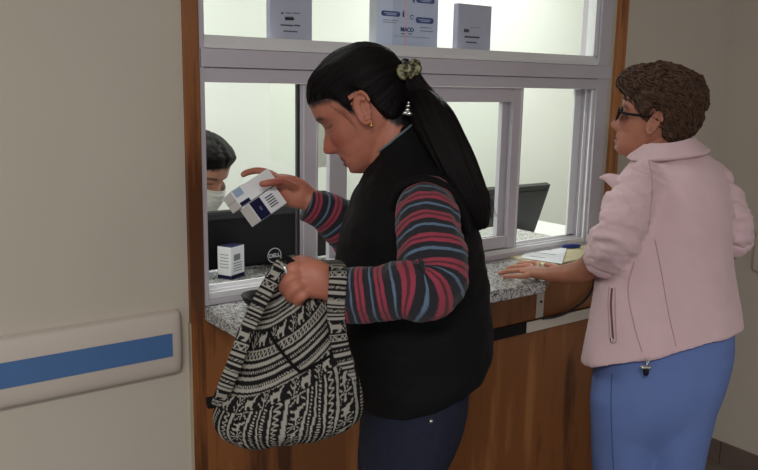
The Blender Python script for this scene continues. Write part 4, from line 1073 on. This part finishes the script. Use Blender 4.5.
# bunched cloth on the sleeves
axd = [cr(p, 40) for p, _ in PSL]
for A_c in axd:
    dd = np.linalg.norm(v[:, None, :]-A_c[None, 6:], axis=2).min(1); wgt = sstep(.085, .06, dd)
    nn_ = vnormals(v, f); nn_ = nn_ if ((v-v.mean(0))*nn_).sum() > 0 else -nn_
    rip = np.array([noise.fractal(Vector((p[0]*9, p[1]*9, p[2]*26+p[0]*10)), .8, 2, 3) for p in v])
    v = v+nn_*(rip*wgt*.013)[:, None]
jk_vf = (v, f)
jk = link('jacket', v, f, M['pink'], R_p)
v, f, _ = ringloft([(646, 146, 688, 138, DR, .064), (640, 152, 695, 144, DR, .073), (632, 161, 705, 152, DR, .09)], 24, 80, cap=(False, False)); v = wrinkle(v, f, .003, 20, seed=3)
o = link('collar', v, f, M['pink'], jk); md = o.modifiers.new('thickness', 'SOLIDIFY'); md.thickness = .010; md.offset = 1
# turned-back cuff as a thick soft roll
def cuff(c, ax, R0, rr, name, par, seed):
    ax = nrm(ax); e1 = nrm(np.cross(ax, UP)); e2 = np.cross(e1, ax); V, F = [], []; na, nb_ = 64, 20
    for i in range(na):
        a = 2*math.pi*i/na; rad = e1*math.cos(a)+e2*math.sin(a)
        for jx in range(nb_):
            t = 2*math.pi*jx/nb_; V.append(c+rad*(R0+rr*.55*math.cos(t))+ax*rr*1.25*math.sin(t))
    for i in range(na):
        for jx in range(nb_): F.append((i*nb_+jx, i*nb_+(jx+1) % nb_, ((i+1) % na)*nb_+(jx+1) % nb_, ((i+1) % na)*nb_+jx))
    return link(name, wrinkle(np.array(V), F, .006, 26, seed=seed), F, M['pink'], par)
cuff(P(606, 257, 2.095), P(596, 264, 2.135)-P(613, 250, 2.06), .046, .020, 'cuff', jk, 5)
cuff(P(733, 238, 2.15), P(722, 248, 2.19)-P(738, 230, 2.12), .043, .018, 'cuff', jk, 8)
# collar wing at the front zip, seen past the shoulder
v, f, _ = tube([P(620, 184, 2.10), P(608, 178, 2.13), P(600.5, 177.5, 2.14)], [(.024, .010), (.013, .007), (.004, .003)], UP, seg=16, n=30); link('collar_wing', v, f, M['pink'], jk)
def seam(pix, r, mat, par, name, nn=40):
    pp = cast(jk_vf, dense(pix, nn), .0005)
    if len(pp) > 5:
        v, f, _ = tube(pp, [r]*len(pp), seg=8, n=len(pp)*2); return link(name, v, f, M[mat], par)
seam([(612, 289), (611, 305), (612, 322), (613, 338)], .0028, 'zip', jk, 'pocket_zip')
seam([(609, 287), (608, 305), (609, 322), (610, 341), (616, 341), (615.5, 322), (615, 305), (615, 288)], .0014, 'pink_seam', jk, 'pocket_welt')
seam([(634, 262), (628, 290), (634, 325), (642, 352)], .0013, 'pink_seam', jk, 'side_seam')
seam([(655, 240), (662, 275), (668, 310), (676, 346)], .0013, 'pink_seam', jk, 'back_seam')
seam([(648, 158), (652, 180), (651, 205), (648, 232)], .0013, 'pink_seam', jk, 'armhole_seam')
pp = cast(jk_vf, [(611.5, 339)], .002)
if pp: v, f, _ = tube([pp[0]+UP*.004, pp[0]-UP*.006], [.003, .004], seg=8); link('zip_pull', v, f, M['metal'], jk)
# toggle on the hem cord
tc = P(646, 367.5, 1.965)
b = MB(); v, f, _ = tube([tc+UP*.022, tc+UP*.008+RH*.002, tc], [.0018]*3, seg=8); b.add(v, f); v, f, _ = tube([tc+UP*.022+RH*.010, tc+UP*.010+RH*.004, tc], [.0018]*3, seg=8); b.add(v, f)
hemc = b.build('hem_cord', M['metal'], jk, True)
v, f, _ = tube([tc-RH*.009, tc+RH*.009], [.0052, .0052], seg=12); link('toggle_bar', v, f, M['metal'], hemc)
v, f, _ = tube([tc-UP*.006, tc-UP*.014], [.0068, .0068], seg=14); link('toggle_bead', v, f, M['black'], hemc)
# trousers
pel, fp, _ = ringloft([(602, 330, 726, 305, DR, .128), (598, 362, 729, 330, DR, .135), (594, 392, 726, 362, DR, .137), (592, 415, 717, 392, DR, .122), (596, 436, 708, 415, DR, .095), (612, 452, 692, 438, DR, .06)], 34, 48, exp=2.4)
jp = [(pel, fp)]
for (top, kn, an), r0 in zip(LEGR, (1, 1)):
    v, f, _ = tube([top+ZZ*.02, (top+kn)/2, kn, (kn+an)/2, an+ZZ*.0], [.094, .084, .069, .066, .064], SIDE, seg=24); jp.append((v, f))
V, F = fuse(jp, .006, 16, .5); V = wrinkle(V, F, .006, 8, (1, 1, .5), 17, 2)
tr_ = link('trousers', V, F, M['pants'], R_p)
pp = cast((V, F), dense([(612, 374), (611, 400), (612, 440), (614, 475)], 40), .0003)
if len(pp) > 5:
    v, f, _ = tube(pp, [.0013]*len(pp), seg=8, n=80); link('side_seam', v, f, M['seam_blue'], tr_)
for top, kn, an in LEGR: shoe('shoe', an, FB, M['shoe_white'], R_p)

# ------------------------------------------------------------------ the pharmacist behind the monitor
FP_ = nrm(RH*.80-FH*.52)
hP = Head(P(200, 172, 2.58), math.radians(24), 0, 0, FP_, 1.0)
parts = []
v, f = head_face(.2, .9); parts.append((hP.w(v), f))
for sg in (1, -1):
    for v, f in ear(sg): parts.append((hP.w(v), f))
hb = hP.o; FH_P = FP_; FP_ = nrm(np.array([.25, -.97, 0])); ch = hb-ZZ*.30-FP_*.06
v, f, _ = tube([hP.w([-.03, 0, 0]), hP.w([-.035, 0, -.08]), hb-ZZ*.20-FP_*.05, ch], [.05, .048, .05, .06], (1, 0, 0), seg=20); parts.append((v, f))
SP = np.cross(ZZ, FP_)
def torso(k): return tube([hb-ZZ*.18-FP_*.05, hb-ZZ*.22-FP_*.055, hb-ZZ*.36-FP_*.06, hb-ZZ*.46-FP_*.06, hb-ZZ*.54-FP_*.05], [(.07*k, .05*k), (.155*k, .075*k), (.185*k, .11*k), (.165*k, .11*k), (.165*k, .115*k)], SP, seg=36, n=50, exp=2.3)
v, f, _ = torso(.85); parts.append((v, f))
arms = []
for sg in (1, -1):
    s0 = hb-ZZ*.245-FP_*.06+SP*sg*.175; e0 = s0-ZZ*.25+FP_*.03+SP*sg*.03; w0 = e0+FP_*.17-ZZ*.02-SP*sg*.07
    arms.append((s0, e0, w0)); v, f, _ = tube([s0, (s0+e0)/2, e0, (e0+w0)/2, w0], [.042, .038, .034, .03, .024], SP, seg=14, n=40); parts.append((v, f))
    hd = nrm(w0-e0); hand(parts, w0, [w0+hd*.045, w0+hd*.085], [([w0+hd*.08+SP*y_, w0+hd*.115+SP*y_*1.1-ZZ*.006, w0+hd*.145+SP*y_*1.1-ZZ*.022], .0085) for y_ in (.027, .009, -.009, -.026)]+[([w0+hd*.03-SP*sg*.025, w0+hd*.06-SP*sg*.045, w0+hd*.085-SP*sg*.05-ZZ*.01], .0095)], [(.026, .018), (.038, .016), (.036, .013)], SP)
seatz = .55; hipp = np.array([ (hb-FP_*.05)[0], (hb-FP_*.05)[1], .66])
lg = []
for sg in (1, -1):
    a0 = hipp+SP*sg*.09; k0 = a0+FP_*.33; n0 = np.array([k0[0], k0[1], .09])-FP_*.04
    lg.append((a0, k0, n0)); v, f, _ = tube([a0, (a0+k0)/2, k0-FP_*.02-ZZ*.01, (k0+n0)/2, n0], [.075, .068, .055, .048, .034], SP, seg=16, n=40); parts.append((v, f)); foot(parts, n0, FP_)
V, F = fuse(parts, .0042, 2, .5)
C = skin_cols(V, hP, (196, 146, 122), (168, 98, 92), (26, 20, 20), (190, 128, 108), .022, 1.2, True, 6)
def hpn(x, ay): return np.interp(x, [-.11, -.07, -.045, -.033, -.024, -.012, .004, .010, .017, .03, .05, .07, .09], [-.088, -.080, -.062, -.045, -.03, -.02, -.01, -.012, -.004, .018, .036, .048, .060])
C = hair_roots(C, V, hP, hpn, (12, 10, 10))
Pp = link('person', V, F, M['skin'], None, True, C)
tag(Pp, 'dark-haired person in a white face mask seated behind the black monitor', 'person')
def hpn(x, ay): return np.interp(x, [-.11, -.07, -.045, -.033, -.024, -.012, .004, .010, .017, .03, .05, .07, .09], [-.088, -.080, -.062, -.045, -.03, -.02, -.01, -.012, -.004, .018, .036, .048, .060])
hair_shell(hP, hpn, lambda x, y, z: .016+.008*sstep(.02, -.06, x)-.005*gs(y, .005)+.008*sstep(.03, .06, np.abs(y)), 'hair', M['hair_black'], Pp, 120, 200, .0018, 45, lo=-.088, edge=.034, seed=9)
v, f, _ = tube([hP.w([-.105, 0, .0]), hP.w([-.125, 0, -.03]), hP.w([-.12, 0, -.10]), hP.w([-.10, 0, -.2])], [.024, .03, .028, .012], SP, seg=24, n=40); link('ponytail', v, f, M['hair_black'], Pp, uvs=np.stack([_[:, 1]/6.28, _[:, 0]], 1))
# mask over nose and chin
nt_, nz_ = 60, 36; A, Zm = np.meshgrid(np.linspace(-1.25, 1.25, nt_), np.linspace(-.112, -.012, nz_)); pm = head_base(A, Zm, .006)
pm[..., 0] += np.interp(Zm, [-.112, -.085, -.045, -.025, -.012], [.008, .014, .026, .020, .012])*gs(pm[..., 1], .03)
pl = .0016*np.sign(np.sin(Zm*420))*gs(A, .8); pm[..., 0] += pl
mk = link('face_mask', hP.w(pm.reshape(-1, 3)), [(i*nt_+jx, i*nt_+jx+1, (i+1)*nt_+jx+1, (i+1)*nt_+jx) for i in range(nz_-1) for jx in range(nt_-1)], M['mask'], Pp)
md = mk.modifiers.new('thickness', 'SOLIDIFY'); md.thickness = .0015
for sg in (1, -1):
    v, f, _ = tube([hP.w([.035, sg*.066, -.03]), hP.w([.0, sg*.078, -.02]), hP.w([-.03, sg*.082, -.01])], [.0015]*3, seg=6); link('ear_loop', v, f, M['mask'], mk)
v, f, _ = torso(1.0); v = wrinkle(v, f, .006, 9, seed=5); sc = link('scrub_top', v, f, M['scrubs'], Pp)
for s0, e0, w0 in arms:
    v, f, _ = tube([s0+ZZ*.01, (s0+e0)/2, e0+(s0-e0)*.25], [.055, .055, .056], SP, seg=20, n=20); link('sleeve', v, f, M['scrubs'], sc)
jp = [tube([hipp+ZZ*.10-FP_*.02, hipp, hipp-ZZ*.05+FP_*.03], [(.165, .115), (.175, .125), (.15, .08)], SP, seg=24)[:2]]
for a0, k0, n0 in lg: jp.append(tube([a0, (a0+k0)/2, k0-FP_*.01-ZZ*.01, (k0+n0)/2, n0+ZZ*.02], [.085, .08, .07, .06, .058], SP, seg=20, n=40)[:2])
V, F = fuse(jp, .008, 4, .5); link('scrub_trousers', V, F, M['scrubs'], Pp)
for a0, k0, n0 in lg: shoe('shoe', n0, FP_, M['shoe_white'], Pp)
st = empty('stool', (hipp[0], hipp[1], 0), 'round padded stool under the seated pharmacist', 'stool')
c0 = np.array([hipp[0], hipp[1], 0])
v, f, _ = tube([c0+ZZ*.46, c0+ZZ*.525], [.17, .17], (1, 0, 0), seg=32, n=12); v[:, 2] = np.clip(v[:, 2], .45, .525); link('seat', v, f, M['stool'], st)
v, f, _ = tube([c0+ZZ*.06, c0+ZZ*.42], [.025, .025], (1, 0, 0), seg=14); link('column', v, f, M['alu'], st)
for k in range(5):
    a = 2*math.pi*k/5; dd = np.array([math.cos(a), math.sin(a), 0]); v, f, _ = tube([c0+ZZ*.07, c0+dd*.26+ZZ*.035], [.018, .014], (0, 0, 1), seg=10); link('leg', v, f, M['alu'], st)
    v, f, _ = tube([c0+dd*.26+ZZ*.02, c0+dd*.26+ZZ*.012], [.012, .012], (1, 0, 0), seg=10); v[:, 2] = np.maximum(v[:, 2], .001); link('foot_pad', v, f, M['black'], st)
# ------------------------------------------------------------------ light
def area(name, loc, rot, sx, sy, power, col=(1, 1, 1)):
    l = bpy.data.lights.new(name, 'AREA'); l.shape = 'RECTANGLE'; l.size = sx; l.size_y = sy; l.energy = power; l.color = col
    o = bpy.data.objects.new(name, l); COL.objects.link(o); o.location = loc; o.rotation_euler = rot; return o
area('corridor_lamp', (-.9, -.9, 2.66), (0, 0, 0), 1.2, .6, 68, (1, .97, .92))
area('pharmacy_area_light', (.6, 2.8, 2.66), (0, 0, 0), 1.2, .8, 40, (.97, 1, .97))
area('pharmacy_area_light', (3.3, 2.8, 2.66), (0, 0, 0), 1.2, .8, 30, (.97, 1, .97))  # second room light, added to brighten the right part of the far wall
w = bpy.data.worlds.new('world'); SC.world = w; w.use_nodes = True
w.node_tree.nodes['Background'].inputs[0].default_value = (.95, .97, 1, 1); w.node_tree.nodes['Background'].inputs[1].default_value = .62
SC.view_settings.view_transform = 'Standard'; SC.view_settings.look = 'None'; SC.view_settings.gamma = 1
SC.view_settings.use_curve_mapping = False; SC.view_settings.exposure = 0
